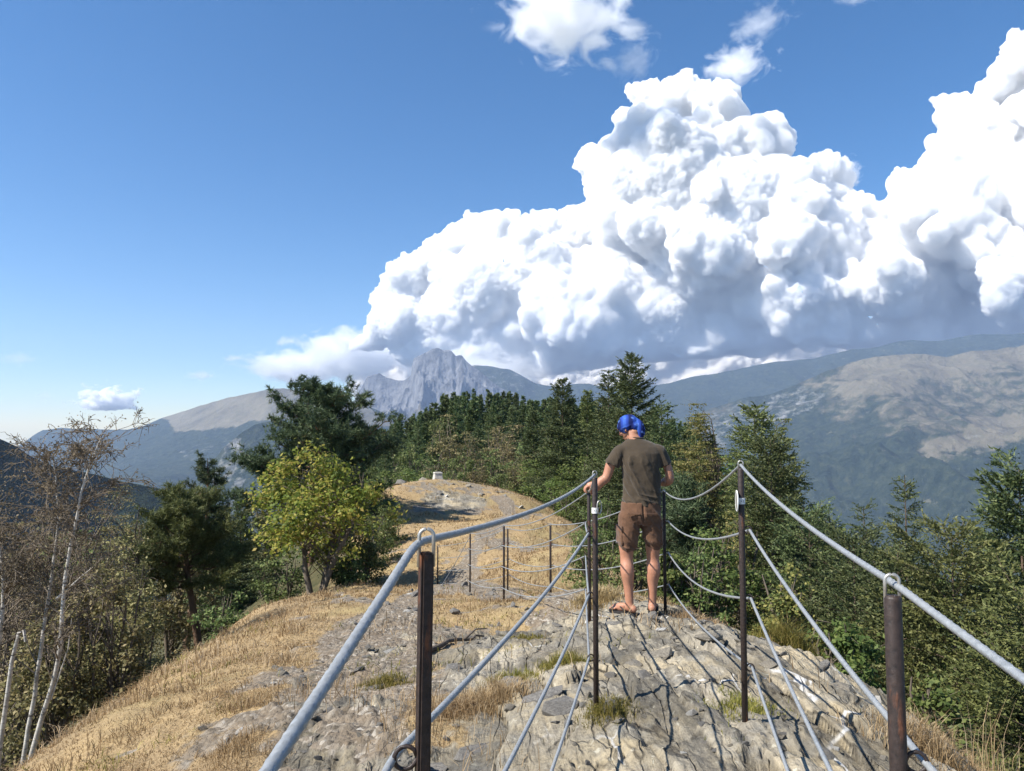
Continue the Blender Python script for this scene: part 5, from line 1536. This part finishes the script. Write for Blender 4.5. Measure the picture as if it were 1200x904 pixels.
# trunk
def ringz(cx, cy, z, rx, ry, tilt=0.0): return (np.array([cx, cy, z]), rx, ry, unit(np.array([1, 0, tilt])), Y_)
parts.append(loft([ringz(-.025, .01, .76, .10, .07), ringz(-.025, .005, .82, .150, .100), ringz(-.02, .0, .90, .152, .102), ringz(-.012, .01, 1.0, .152, .105), ringz(-.008, .015, 1.10, .150, .105),
                   ringz(-.008, .02, 1.22, .165, .115), ringz(-.012, .025, 1.33, .175, .112, -.02), ringz(-.02, .03, 1.41, .165, .09, -.03), ringz(-.03, .035, 1.455, .115, .065, -.05), ringz(-.045, .04, 1.485, .06, .05)], 28))
parts.append(limb([[-.045, .035, 1.44], [-.07, .06, 1.51], [-.09, .085, 1.57]], [.070, .064, .062]))
# shoulders, arms
parts.append(limb([[-.12, .03, 1.39], LS + [.016, 0, -.014], (LS + LE) / 2 + [-.012, 0, .01], LE, (LE * .6 + LW * .4) + [-.0, 0, .012], LW], [.046, .050, .046, .040, .041, .027]))
parts.append(limb([[.08, .03, 1.39], RS + [-.016, 0, -.014], (RS + RE) / 2 + [.012, 0, 0], RE, RE * .6 + RW * .4, RW], [.046, .050, .046, .041, .041, .027]))
# legs
parts.append(limb([LH, (LH + LK) / 2 + [-.012, 0, 0], LK, LK * .72 + LA * .28 + [-.004, -.018, 0], LK * .4 + LA * .6, LA], [.092, .080, .055, .060, .044, .034]))
parts.append(limb([RH, (RH + RK) / 2 + [.008, 0, 0], RK, RK * .72 + RA * .28 + [.004, -.018, 0], RK * .4 + RA * .6, RA], [.092, .080, .055, .060, .044, .034]))
# feet: heel, arch, ball, toes
def foot(an, yaw, side):
    f = np.array([math.sin(yaw), math.cos(yaw), 0.0]); s = np.array([f[1], -f[0], 0.0])
    h = np.array([an[0], an[1], 0]) - f * .035
    P_ = [limb([an, np.array([an[0], an[1], .05]) - f * .01, h + Z_ * .037], [.034, .035, .033]),
          limb([h + Z_ * .036, h + f * .06 + Z_ * .045, h + f * .13 + Z_ * .035, h + f * .185 + Z_ * .026], [.031, .035, .037, .028], flat=.75)]
    for k in range(5):
        b = h + f * (.175 - .008 * abs(k - 1) ** 1.4) + s * side * (-.032 + k * .0165) * -1
        P_.append(limb([b + Z_ * .022, b + f * (.045 - .005 * k) + Z_ * .019], [.0125 if k == 0 else .0095, .011 if k == 0 else .0075], 10))
    return P_, h, f, s
Lyaw, Ryaw = math.radians(-48), math.radians(14)
fl, hL, fL, sL = foot(LA, Lyaw, -1); fr, hR, fR, sR = foot(RA, Ryaw, 1)
for q in fl + fr:
    q[0][:, 2] += zt
    parts.append(q)
# left hand over the post top: palm plus four fingers and a thumb curling round
hand_c = np.array([P(690, 578, 6.35)[0] - man_o[0], 6.35 - 6.4, P(690, 578, 6.35)[2] - man_o[2]])     # post top, local
pc = hand_c + np.array([.022, .0, .058])
parts.append(limb([LW, pc + [.028, 0, .006], pc + [-.012, .0, .004]], [.027, .033, .033], flat=.62))
for k in range(4):
    y = -.033 + k * .022
    b = pc + np.array([-.018 - .004 * (1.5 - abs(k - 1.5)), y, .004])
    L_ = [.034, .038, .036, .029][k]
    parts.append(limb([b, b + [-L_ * .75, 0, -.008], b + [-L_ * 1.05, 0, -.034], b + [-L_ * .78, 0, -.056]], [.0105, .0098, .0088, .0075], 10, sub=4))
parts.append(limb([pc + [.012, -.030, -.004], pc + [-.008, -.046, -.018], pc + [-.024, -.044, -.040]], [.0125, .011, .0088], 10))
# right hand in front of the belly, half closed
pr = RW + np.array([-.045, .04, .0])
parts.append(limb([RW, pr], [.027, .033], flat=.7))
for k in range(4):
    b = pr + np.array([-.012, .012, .03 - k * .02])
    parts.append(limb([b, b + [-.03, .012, 0], b + [-.045, -.012, -.004]], [.0098, .009, .0078], 10))
parts.append(limb([pr + [0, -.02, .03], pr + [-.03, -.025, .038]], [.0115, .009], 10))
# head bent down and turned to the left
head_q = Quaternion((0, 0, 1), math.radians(52)) @ Quaternion((1, 0, 0), math.radians(-24)) @ Quaternion((0, 1, 0), math.radians(-4))
HQ = np.array(head_q.to_matrix())
hc = np.array([-.112, .092, 1.594])
def hp(x, y, z): return hc + HQ @ np.array([x, y, z])          # head frame: +y face, +z crown
def hell(x, y, z, rx, ry, rz_):
    V, F = ICO3
    return hc + (V * np.array([rx, ry, rz_]) + np.array([x, y, z])) @ HQ.T, F
parts += [hell(0, -.012, .028, .076, .094, .088), hell(0, .026, -.035, .060, .066, .075), hell(0, .052, -.085, .038, .036, .032), hell(0, .083, .022, .050, .016, .018),
          hell(0, .098, -.018, .012, .020, .026), hell(0, .104, -.030, .016, .013, .011), hell(.045, .066, -.022, .022, .020, .020), hell(-.045, .066, -.022, .022, .020, .020),
          hell(0, .090, -.062, .024, .012, .007), hell(0, .088, -.072, .021, .011, .007), hell(.077, -.008, -.010, .008, .021, .034), hell(-.077, -.008, -.010, .008, .021, .034), hell(.074, -.002, -.034, .007, .012, .012), hell(-.074, -.002, -.034, .007, .012, .012),
          hell(0, -.05, -.055, .052, .045, .05), hell(0, .025, -.062, .050, .060, .036), hell(.02, .035, -.078, .030, .040, .026), hell(-.02, .035, -.078, .030, .040, .026)]
V, Fs = join_parts(parts)
body_me = remesh(new_mesh('body', V, Fs), .0058, 3, .5)
v = verts_of(body_me); n = normals_of(body_me)
sh = smooth(.57, .62, v[:, 2]) * smooth(1.47, 1.42, v[:, 2]) * smooth(-.245, -.225, v[:, 0]) * smooth(.205, .185, v[:, 0])
sh *= 1 - smooth(-.20, -.24, v[:, 0] + (v[:, 2] - 1.3) * .0)
sh2 = smooth(1.30, 1.36, v[:, 2]) * smooth(.075, .10, np.abs(v[:, 0] + .035)) * smooth(-.26, -.235, v[:, 0]) * smooth(.215, .195, v[:, 0])
v -= n * (np.maximum(sh, sh2) * .016)[:, None]
body_me.vertices.foreach_set('co', v.astype(np.float32).ravel()); body_me.update()
body = obj('body', body_me, None, man); body_me.materials.clear(); body_me.materials.append(M_skin)

# shirt
def wrinkle(me, fn):
    v = verts_of(me); n = normals_of(me)
    v += n * fn(v, n)[:, None]
    me.vertices.foreach_set("co", v.astype(np.float32).ravel()); me.update()
sp = []
sp.append(loft([ringz(-.012, .01, .925, .172, .128), ringz(-.010, .01, .96, .174, .130), ringz(-.008, .012, 1.02, .166, .124), ringz(-.006, .015, 1.10, .165, .122), ringz(-.007, .018, 1.2, .172, .126),
                ringz(-.010, .022, 1.30, .182, .124, -.015), ringz(-.013, .026, 1.375, .188, .110, -.02), ringz(-.020, .03, 1.43, .176, .086, -.03), ringz(-.030, .036, 1.468, .132, .070, -.04), ringz(-.042, .043, 1.490, .088, .062, -.05), ringz(-.046, .045, 1.500, .068, .06, -.06), ringz(-.048, .047, 1.508, .061, .056, -.06)], 40))
sl0, sl1 = np.array([-.13, .03, 1.395]), LS * .46 + LE * .54 + np.array([-.004, 0, 0])
sp.append(limb([sl0, LS + [.012, 0, -.012], LS * .72 + LE * .28, sl1], [.058, .064, .066, .067]))
sr1 = RS * .50 + RE * .50 + np.array([.004, 0, 0])
sp.append(limb([[.08, .03, 1.395], RS + [-.012, 0, -.012], RS * .72 + RE * .28, sr1], [.058, .064, .066, .067]))
V, Fs = join_parts(sp)
shirt_me = remesh(new_mesh('shirt', V, Fs), .0062, 3)
# cut sleeves square
def sleeve_cut(v, a, b, keep):
    d = unit(b - a); t = (v - b) @ d
    near = np.linalg.norm(v - b, axis=1) < .11
    m = near & (t > keep)
    v[m] -= d * (t[m] - keep)[:, None]
v = verts_of(shirt_me); sleeve_cut(v, LS, sl1, .004); sleeve_cut(v, RS, sr1, .004); shirt_me.vertices.foreach_set("co", v.astype(np.float32).ravel()); shirt_me.update()
def shirt_folds(v, n):
    x, y, z = v.T
    # drag lines from the raised left shoulder down across the back to the right hip
    back = smooth(-.2, .4, -n[:, 1])
    u = x * .92 + z * .42 + .05 * (fbm2(x * 8, z * 5, 3, 5) - .5)
    r1 = ridged2(u * 17 + 3, (z * .8 - x * .6) * 2.2, 3, 7) - .4
    r2 = fbm2(u * 40, z * 7, 3, 9) - .5
    low = smooth(1.15, .96, z) * (ridged2(x * 7, z * 22 + x * 6, 2, 17) - .4) * .013
    return back * (r1 * .032 + r2 * .008) * smooth(1.45, 1.3, z) * (0.65 + .5 * smooth(.1, -.1, x)) + low * .8 + (fbm2(x * 14 + y * 9, z * 12, 3, 2) - .5) * .006
wrinkle(shirt_me, shirt_folds)
shirt_me.materials.clear(); shirt_me.materials.append(M_shirt)
shirt = obj('shirt', shirt_me, None, man)
# collar rib
a = np.linspace(0, 2 * PI, 33)
cpts = np.column_stack([-.048 + np.cos(a) * .062, .047 + np.sin(a) * .057, 1.509 - .004 * np.cos(a)])
V, F = tubes([(cpts, np.full(33, .0055))], 8)
obj('collar', new_mesh('collar', V, F), M_shirt, shirt)

# cargo shorts
hl = np.array([-.140, .0, .535]); hr = np.array([.088, .02, .535])
sp = [loft([ringz(-.022, .0, .955, .168, .122), ringz(-.024, -.002, .90, .176, .130), ringz(-.026, -.004, .84, .184, .134), ringz(-.026, .0, .79, .175, .118), ringz(-.026, .0, .765, .09, .09)], 36)]
sp.append(limb([[-.11, 0, .84], [-.125, 0, .72], [-.134, .0, .62], hl + Z_ * .06], [.100, .095, .088, .080], flat=1.1))
sp.append(limb([[.06, 0, .84], [.074, .005, .72], [.084, .012, .62], hr + Z_ * .06], [.096, .089, .078, .068], flat=1.1))
V, Fs = join_parts(sp)
sh_me = remesh(new_mesh('shorts', V, Fs), .0062, 3)
v = verts_of(sh_me)
m = v[:, 2] < .535; v[m, 2] = .535 + (v[m, 2] - .535) * .05
sh_me.vertices.foreach_set("co", v.astype(np.float32).ravel()); sh_me.update()
def short_folds(v, n):
    x, y, z = v.T
    lx = np.where(x < -.02, x + .125, x - .074)
    diag = ridged2((z * .8 + lx * .9) * 12, lx * 6 + np.sign(x + .02) * 3, 3, 3) - .4
    hem = smooth(.66, .56, z) * (ridged2(z * 24 + lx * 8, lx * 9, 2, 4) - .4)
    seam = -smooth(.012, 0, np.abs(x + .022)) * smooth(.78, .84, z) * .014
    return (diag * .020 + hem * .016 + (fbm2(x * 16, z * 16 + y * 8, 3, 6) - .5) * .008) * smooth(.95, .88, z) + seam * smooth(-.2, .4, -n[:, 1])
wrinkle(sh_me, short_folds)
sh_me.materials.clear(); sh_me.materials.append(M_shorts)
shorts = obj('shorts', sh_me, None, man)
def pocket(cx, cy, z, w, h, yaw):
    bm = bmesh.new(); bmesh.ops.create_cube(bm, size=1.0)
    for q in bm.verts:
        q.co = Vector((q.co.x * .015, q.co.y * w, q.co.z * h))
        if q.co.z < 0: q.co.x *= 1.25
    bmesh.ops.subdivide_edges(bm, edges=bm.edges[:], cuts=3, use_grid_fill=True)
    for q in bm.verts: q.co += Vector((.006 * math.sin(q.co.z * 60 + q.co.y * 30), 0, .003 * math.sin(q.co.y * 70)))
    bmesh.ops.bevel(bm, geom=[e for e in bm.edges if e.calc_face_angle(0) > .6], offset=.004, segments=2, affect='EDGES')
    me = bpy.data.meshes.new('cargo_pocket'); bm.to_mesh(me); bm.free()
    for p in me.polygons: p.use_smooth = True
    o = obj('cargo_pocket', me, M_shorts, shorts, loc=(cx, cy, z)); o.rotation_euler = (0, 0, yaw)
    f = plate_mesh(w * 1.03, h * .30, .021)
    fo = obj('pocket_flap', f, M_shorts, shorts, loc=(cx + math.sin(yaw) * 0, cy, z + h * .42)); fo.rotation_euler = (0, 0, yaw + PI / 2)
pocket(-.209, -.012, .665, .135, .155, math.radians(14)); pocket(.158, .0, .665, .13, .155, math.radians(-14))
# back pocket welts
for sx, yaw in ((-.105, .18), (.05, -.18)):
    o = obj('back_pocket', plate_mesh(.105, .013, .007), M_shorts, shorts, loc=(sx, -.133, .865)); o.rotation_euler = (0, 0, -yaw * 1.2)
# bandana: skull cap with knotted tails falling to the nape
bp = [hell(0, -.013, .030, .0795, .0975, .0865), hell(0, .058, .030, .053, .036, .024), hell(0, -.012, .004, .080, .096, .028), hell(0, -.070, -.010, .058, .045, .050)]
tail0 = hp(.0, -.088, -.004)
bp.append(limb([tail0 + [-.018, .02, .02], tail0 + [.020, -.012, -.012], tail0 + [.034, -.022, -.060], tail0 + [.034, -.024, -.112]], [.046, .044, .034, .020], flat=.55))
bp.append(limb([tail0 + [.0, 0, .0], tail0 + [.045, -.012, -.03], tail0 + [.056, -.018, -.090]], [.034, .030, .013], flat=.45))
V, Fs = join_parts(bp)
bd_me = remesh(new_mesh('bandana', V, Fs), .0042, 3)
wrinkle(bd_me, lambda v, n: (ridged2((v[:, 2] * 1.0 + v[:, 0] * .7) * 26, v[:, 1] * 7 + v[:, 0] * 5, 2, 12) - .4) * .0014 + np.abs(np.sin((v[:, 2] * .8 + v[:, 0] * .45 - v[:, 1] * .3) * 42)) ** 6 * .0022)
bd_me.materials.clear(); bd_me.materials.append(M_band)
obj('bandana', bd_me, None, man)
# glasses
gl = []
for sx in (-1, 1):
    gl.append(tubes([(np.array([hp(sx * .081, -.02, .004), hp(sx * .082, .03, .006), hp(sx * .070, .088, .004)]), np.full(3, .0026))], 6))
    gl.append(tubes([(np.array([hp(sx * .034 + .028 * math.cos(t), .098 - .004 * abs(math.cos(t)), .002 + .02 * math.sin(t)) for t in np.linspace(0, 2 * PI, 17)]), np.full(17, .0022))], 6))
V, Fs = join_parts(gl)
obj('glasses', new_mesh('glasses', V, Fs), M_black, man)
# flip-flops
for h, f, s, nm in ((hL, fL, sL, 'l'), (hR, fR, sR, 'r')):
    out = []
    for t, w in [(-.045, .02), (-.03, .034), (.02, .037), (.08, .036), (.15, .047), (.20, .046), (.232, .03), (.242, .012)]:
        out.append((t, w))
    top_ = [h + f * t + s * w for t, w in out] + [h + f * t - s * w for t, w in out[::-1]]
    n_ = len(top_); V = np.array([p + Z_ * (zt + .004) for p in top_] + [p + Z_ * (-.004) for p in top_]); i = np.arange(n_)
    F = [i[None, ::-1] , (i + n_)[None, :], np.stack([i, np.roll(i, -1), np.roll(i, -1) + n_, i + n_], axis=-1)]
    o = obj('flip_flop', new_mesh('flip_flop', V, F, False), M_sole, man)
    st = tubes([(np.array([h + f * .155 + Z_ * .055, h + f * .10 + s * .034 + Z_ * .055, h + f * .05 + s * .040 + Z_ * .02]), np.full(3, .006)), (np.array([h + f * .155 + Z_ * .055, h + f * .10 - s * .034 + Z_ * .055, h + f * .05 - s * .040 + Z_ * .02]), np.full(3, .006))], 6)
    obj('strap', new_mesh('strap', *st), M_sole, o)
# ------------------------------------------------------------------ stones, dry grass, tufts, dead branch, stone block on the knoll
def stone_material():
    N = Nodes("loose schist")
    c = N.coord('Object')
    oi = N.n("ShaderNodeObjectInfo").outputs['Random']
    n = N.noise(N.mapping(c, scale=(1, 1, 3)), 9, 7, .7)
    a = N.ramp(n, [(0.28, (0.10, 0.087, 0.068)), (0.5, (0.21, 0.186, 0.148)), (0.72, (0.33, 0.293, 0.232))])
    b = N.ramp(n, [(0.28, (0.09, 0.083, 0.074)), (0.5, (0.17, 0.159, 0.143)), (0.72, (0.28, 0.262, 0.232))])
    col = N.mix(N.ramp(oi, [(0.45, 0), (0.55, 1)]), a, b)
    col = N.mix(N.ramp(oi, [(0.93, 0), (0.95, .8)]), col, (0.46, 0.445, 0.41))
    return N.surface(N.bsdf(col, .92, N.bump(n, .02, .8), spec=.15))
M_stone = stone_material()
rs = np.random.default_rng(31)
def stone_mesh(seed, sx, sy, sz, npt=16):
    r = np.random.default_rng(seed)
    bm = bmesh.new()
    for _ in range(npt):
        q = unit(r.normal(size=3)) * r.uniform(.8, 1.0)
        bm.verts.new((q[0] * sx, q[1] * sy, float(np.clip(q[2] * 1.25, -.9, .72)) * sz))
    res = bmesh.ops.convex_hull(bm, input=bm.verts[:])
    for g in res['geom_interior']:
        if isinstance(g, bmesh.types.BMVert) and g.is_valid: bm.verts.remove(g)
    me = bpy.data.meshes.new('stone'); bm.to_mesh(me); bm.free()
    me.materials.append(M_stone)
    return me
ST = [stone_mesh(400 + i, 1, r_, h_) for i, (r_, h_) in enumerate([(.8, .5), (.6, .4), (.9, .35), (.7, .7), (.55, .3), (.75, .45), (.6, .6), (.85, .3), (.5, .35), (.7, .5)])]
def put_stone(x, y, s, me=None, tilt=.35, sink=.3, rz=None):
    o = bpy.data.objects.new('stone', me or ST[rs.integers(len(ST))]); COL.objects.link(o)
    z = H(x, y)
    o.location = (x, y, z + s * (.38 - sink)); o.scale = (s, s, s)
    o.rotation_euler = (rs.normal() * tilt, rs.normal() * tilt, rs.uniform(0, 6.28) if rz is None else rz)
    o.parent = hill
    return o
cand = []
n_ = 14000
rr2 = 2.9 * np.exp(rs.uniform(0, 1, n_) ** .9 * math.log(15 / 2.9)); tt2 = np.radians(rs.uniform(-34, 32, n_))
cx_, cy_ = rr2 * np.sin(tt2), rr2 * np.cos(tt2)
mk = masks(cx_, cy_)
og = open_ground(cx_, cy_)
cl = fbm2(cx_ * 1.6, cy_ * 1.6, 3, 140)
pr = (mk[0] * .45 + mk[1] * 1.0 + .03) * smooth(.35, .62, cl) * (og > .6)
ok = rs.random(n_) < pr
made = 0
for x, y in zip(cx_[ok], cy_[ok]):
    if made >= 262: break
    d = math.hypot(x, y)
    s = d * .0052 * (1 + rs.exponential(.5))
    s = min(s, .11)
    put_stone(x, y, s); made += 1
# larger slabs and blocks
for px, py, d, s, me, rz in [(833, 775, 4.45, .13, 4, .5), (770, 790, 4.25, .11, 2, .2), (822, 768, 4.6, .07, 0, 1.0), (800, 742, 5.2, .09, 7, .3), (745, 795, 4.2, .08, 2, 1.8), (905, 800, 4.0, .10, 7, .9), (640, 775, 5.0, .13, 5, .4), (575, 790, 4.6, .16, 0, 2.2), (660, 850, 3.55, .13, 9, .7),
                             (560, 880, 3.3, .12, 2, .6), (530, 770, 5.1, .10, 5, 1.2), (505, 890, 3.2, .13, 7, 1.9), (618, 745, 6.2, .10, 2, .1), (962, 790, 4.3, .10, 4, .6), (985, 830, 3.75, .11, 7, 1.1), (640, 830, 3.75, .15, 4, .45), (600, 812, 4.1, .14, 9, 2.4), (760, 735, 5.9, .12, 7, .9), (720, 745, 5.6, .10, 2, 2.0), (440, 805, 4.7, .07, 1, .3), (470, 840, 4.0, .08, 5, 2.)]:
    q = P(px, py, d); put_stone(q[0], q[1], s, ST[me], tilt=.14, sink=.42, rz=rz)
# stones on the knoll
for i in range(16):
    q = P(rs.uniform(455, 640), 580, rs.uniform(29, 33)); put_stone(q[0], q[1], rs.uniform(.12, .28))

# dry grass: blades on the open slopes
M_straw = leaf_material("straw", [(0, (0.21, 0.142, 0.068)), (0.35, (0.365, 0.26, 0.13)), (0.7, (0.485, 0.37, 0.205)), (1, (0.60, 0.49, 0.32))], .3, rough=.7, spec=.15, big=[(0, (0.15, 0.098, 0.042)), (0.6, (0.28, 0.19, 0.088)), (1, (0.42, 0.305, 0.16))], bigscale=.8)
M_green_tuft = leaf_material("mossy grass", [(0, (0.10, 0.105, 0.02)), (0.5, (0.19, 0.175, 0.035)), (1, (0.34, 0.28, 0.08))], .3)
def blade_mesh(name, x, y, z, h, w, r, lean=.55):
    n = len(x)
    a = r.uniform(0, 2 * PI, n); dx, dy = np.cos(a), np.sin(a)
    ln = np.abs(r.normal(size=n)) * lean + .1
    b = r.uniform(0, 2 * PI, n); ux, uy = np.cos(b), np.sin(b)
    p = np.column_stack([x, y, z])
    side = np.column_stack([ux, uy, np.zeros(n)]) * (w * .5)[:, None]
    m = p + np.column_stack([dx * ln * h * .28, dy * ln * h * .28, h * .6])
    t = p + np.column_stack([dx * ln * h, dy * ln * h, h * (1 - .22 * ln)])
    V = np.stack([p - side, p + side, m + side * .75, m - side * .75, t], axis=1).reshape(-1, 3)
    i = np.arange(n)[:, None] * 5
    return new_mesh(name, V, [i + np.array([[0, 1, 2, 3]]), i + np.array([[3, 2, 4]])], False)
def scatter_grass(n, r0, r1, seed, dens_fn, th0=-50, th1=40):
    r = np.random.default_rng(seed)
    d = r0 * np.exp(r.uniform(0, 1, n) * math.log(r1 / r0)); t = np.radians(r.uniform(th0, th1, n))
    x, y = d * np.sin(t), d * np.cos(t)
    k = r.random(n) < dens_fn(x, y)
    return x[k], y[k], d[k], r
def dens(x, y):
    rock, grav, grass = masks(x, y)
    br = fbm2(x * 9, y * 9, 4, 333) - .5
    g = smooth(.42, .62, grass + br * .9)
    patch = smooth(.30, .62, fbm2(x * 2.1, y * 2.1, 4, 210))
    return g * (.35 + .65 * patch) * open_ground(x, y)
x, y, d, r = scatter_grass(480000, 2.6, 36, 77, dens)
z = ground_h(x, y)
cl = fbm2(x * 3.2, y * 3.2, 3, 211)
hgt = (.025 + .055 * smooth(.45, .75, cl)) * r.uniform(.5, 1.3, len(x)) * np.where(d > 14, 1.3, 1.0)
obj('dry_grass', blade_mesh('dry_grass', x, y, z - .006, hgt, np.maximum(.0024, d * .00085), r, 1.1), M_straw, kind='stuff', label="short dry golden grass on the slopes")
# green weeds and low plants dotted through the dry grass
def dens_w(x, y):
    og = open_ground(x, y); rock, grav, grass = masks(x, y)
    return smooth(.60, .70, fbm2(x * 1.3, y * 1.3, 4, 290)) * (og > .6) * (.35 + .65 * grass) * (1 - .7 * rock)
x, y, d, r = scatter_grass(60000, 2.8, 26, 79, dens_w)
z = ground_h(x, y)
obj('green_weeds', blade_mesh('green_weeds', x, y, z - .006, r.uniform(.02, .07, len(x)), np.maximum(.004, d * .0012), r, 1.2), M_green_tuft, kind='stuff', label="low green weeds scattered through the dry grass")
# taller fringe along the rim and in clumps among the rock
def dens_rim(x, y):
    og = open_ground(x, y)
    rim = smooth(.05, .5, og) * smooth(1.0, .8, og)
    rock, grav, grass = masks(x, y)
    cl = smooth(.60, .68, fbm2(x * 1.7, y * 1.7, 3, 260))
    return np.clip(rim * .8 + cl * (.25 + .5 * grass) * (og > .5) * (1 - .6 * rock), 0, 1)
x, y, d, r = scatter_grass(90000, 2.8, 34, 78, dens_rim)
z = ground_h(x, y)
obj('tall_dry_grass', blade_mesh('tall_dry_grass', x, y, z - .01, r.uniform(.05, .17, len(x)), np.maximum(.003, d * .00105), r, .7), M_straw, kind='stuff', label="taller dry grass along the rim of the slope")

# single tufts that can be told apart
def tuft(px, py, d, w, h, n, mat, label, seed, nm='grass_tuft', lean=.6):
    q = P(px, py, d); r = np.random.default_rng(seed)
    x = r.normal(size=n) * w * .4; y = r.normal(size=n) * w * .4
    z = ground_h(q[0] + x, q[1] + y) - H(q[0], q[1])
    fall = np.exp(-(x * x + y * y) / (w * w * .35))
    me = blade_mesh(nm, x, y, z - .01, h * r.uniform(.45, 1.1, n) * (.4 + .6 * fall), np.full(n, max(.003, d * .0009)), r, lean)
    if nm == 'dry_stalks': return obj(nm, me, mat, None, label, None, kind='stuff', loc=(q[0], q[1], H(q[0], q[1])))
    return obj(nm, me, mat, None, label, 'grass tuft', loc=(q[0], q[1], H(q[0], q[1])))
tuft(925, 760, 5.2, .26, .30, 1500, M_green_tuft, "yellow green grass tuft on the rim behind the right cables", 1)
tuft(872, 832, 3.35, .22, .07, 1100, M_green_tuft, "low green tuft at the foot of the labelled right post", 2)
tuft(712, 850, 3.35, .16, .10, 900, M_green_tuft, "greenish tuft right of the foot of the near middle post", 3)
tuft(570, 828, 3.9, .30, .16, 1600, M_straw, "golden tussock on the ledge left of the lower cables", 4)
tuft(530, 840, 3.8, .24, .13, 1100, M_straw, "smaller golden tussock by the rusty near post", 5)
tuft(615, 748, 6.0, .22, .06, 900, M_green_tuft, "flat moss green cushion on the rock left of the second cable", 6)
tuft(452, 795, 4.8, .22, .09, 900, M_green_tuft, "olive tuft on the gravel left of the near post", 7)
tuft(660, 790, 4.5, .22, .12, 900, M_green_tuft, "brownish green tuft against the rock step", 8)
tuft(600, 790, 4.5, .20, .09, 700, M_green_tuft, "mossy tuft in the hollow of the grey rock", 9)
tuft(1085, 890, 3.1, .25, .22, 1200, M_straw, "dry golden tuft at the lower right beside the near post", 10)
tuft(1165, 905, 3.6, .20, .55, 60, M_straw, "few tall dry stalks in front of the low fir", 11, 'dry_stalks', .25)
tuft(815, 722, 6.5, .3, .14, 1300, M_straw, "straw coloured tuft right of the far right post", 12)
tuft(700, 700, 7.6, .35, .2, 1300, M_straw, "straw tuft behind the man's left foot", 13)

# dead branch lying on the stony ground
q0, q1 = P(502, 770, 5.6), P(563, 738, 7.0)
pts = np.array([[q0[0] + (q1[0] - q0[0]) * t, q0[1] + (q1[1] - q0[1]) * t, 0] for t in np.linspace(0, 1, 8)])
pts[:, 0] += np.array([0, .03, .02, .05, .02, .04, .01, .03]); pts[:, 2] = ground_h(pts[:, 0], pts[:, 1]) + .03
br = [(pts, np.linspace(.022, .008, 8)), (np.array([pts[4], pts[4] + [.1, .12, .06], pts[4] + [.2, .18, .05]]), np.array([.011, .008, .004])), (np.array([pts[2], pts[2] + [-.08, .1, .05]]), np.array([.010, .004]))]
V, F = tubes(br, 7)
o0 = pts.mean(axis=0)
obj('dead_branch', new_mesh('dead_branch', V - o0, F), M_bark_dark, None, "dead brown branch lying on the stones behind the rusty near post", 'branch', loc=o0.tolist())

# stone block on top of the knoll
M_block = None
N = Nodes("pale cut stone"); c = N.coord('Object'); n = N.noise(c, 7, 6, .65)
M_block = N.surface(N.bsdf(N.ramp(n, [(.3, (0.34, 0.32, 0.28)), (.7, (0.60, 0.57, 0.51))]), .9, N.bump(n, .02, .6), spec=.1))
q = P(513, 562, 34); zb = H(q[0], q[1])
blk = empty('stone_marker', (q[0], q[1], zb), "pale tapered stone marker block on top of the grassy knoll", 'marker', rz=.35)
def frustum(w0, w1, z0, z1, bev):
    bm = bmesh.new(); bmesh.ops.create_cube(bm, size=1.0)
    for v in bm.verts:
        w = w1 if v.co.z > 0 else w0
        v.co = Vector((v.co.x * w, v.co.y * w, z1 if v.co.z > 0 else z0))
    bmesh.ops.bevel(bm, geom=bm.edges[:], offset=bev, segments=2, affect='EDGES')
    me = bpy.data.meshes.new('block'); bm.to_mesh(me); bm.free(); return me
obj('shaft', frustum(.46, .34, -.15, .30, .02), M_block, blk)
obj('cap_stone', frustum(.38, .36, .302, .37, .012), M_block, blk)
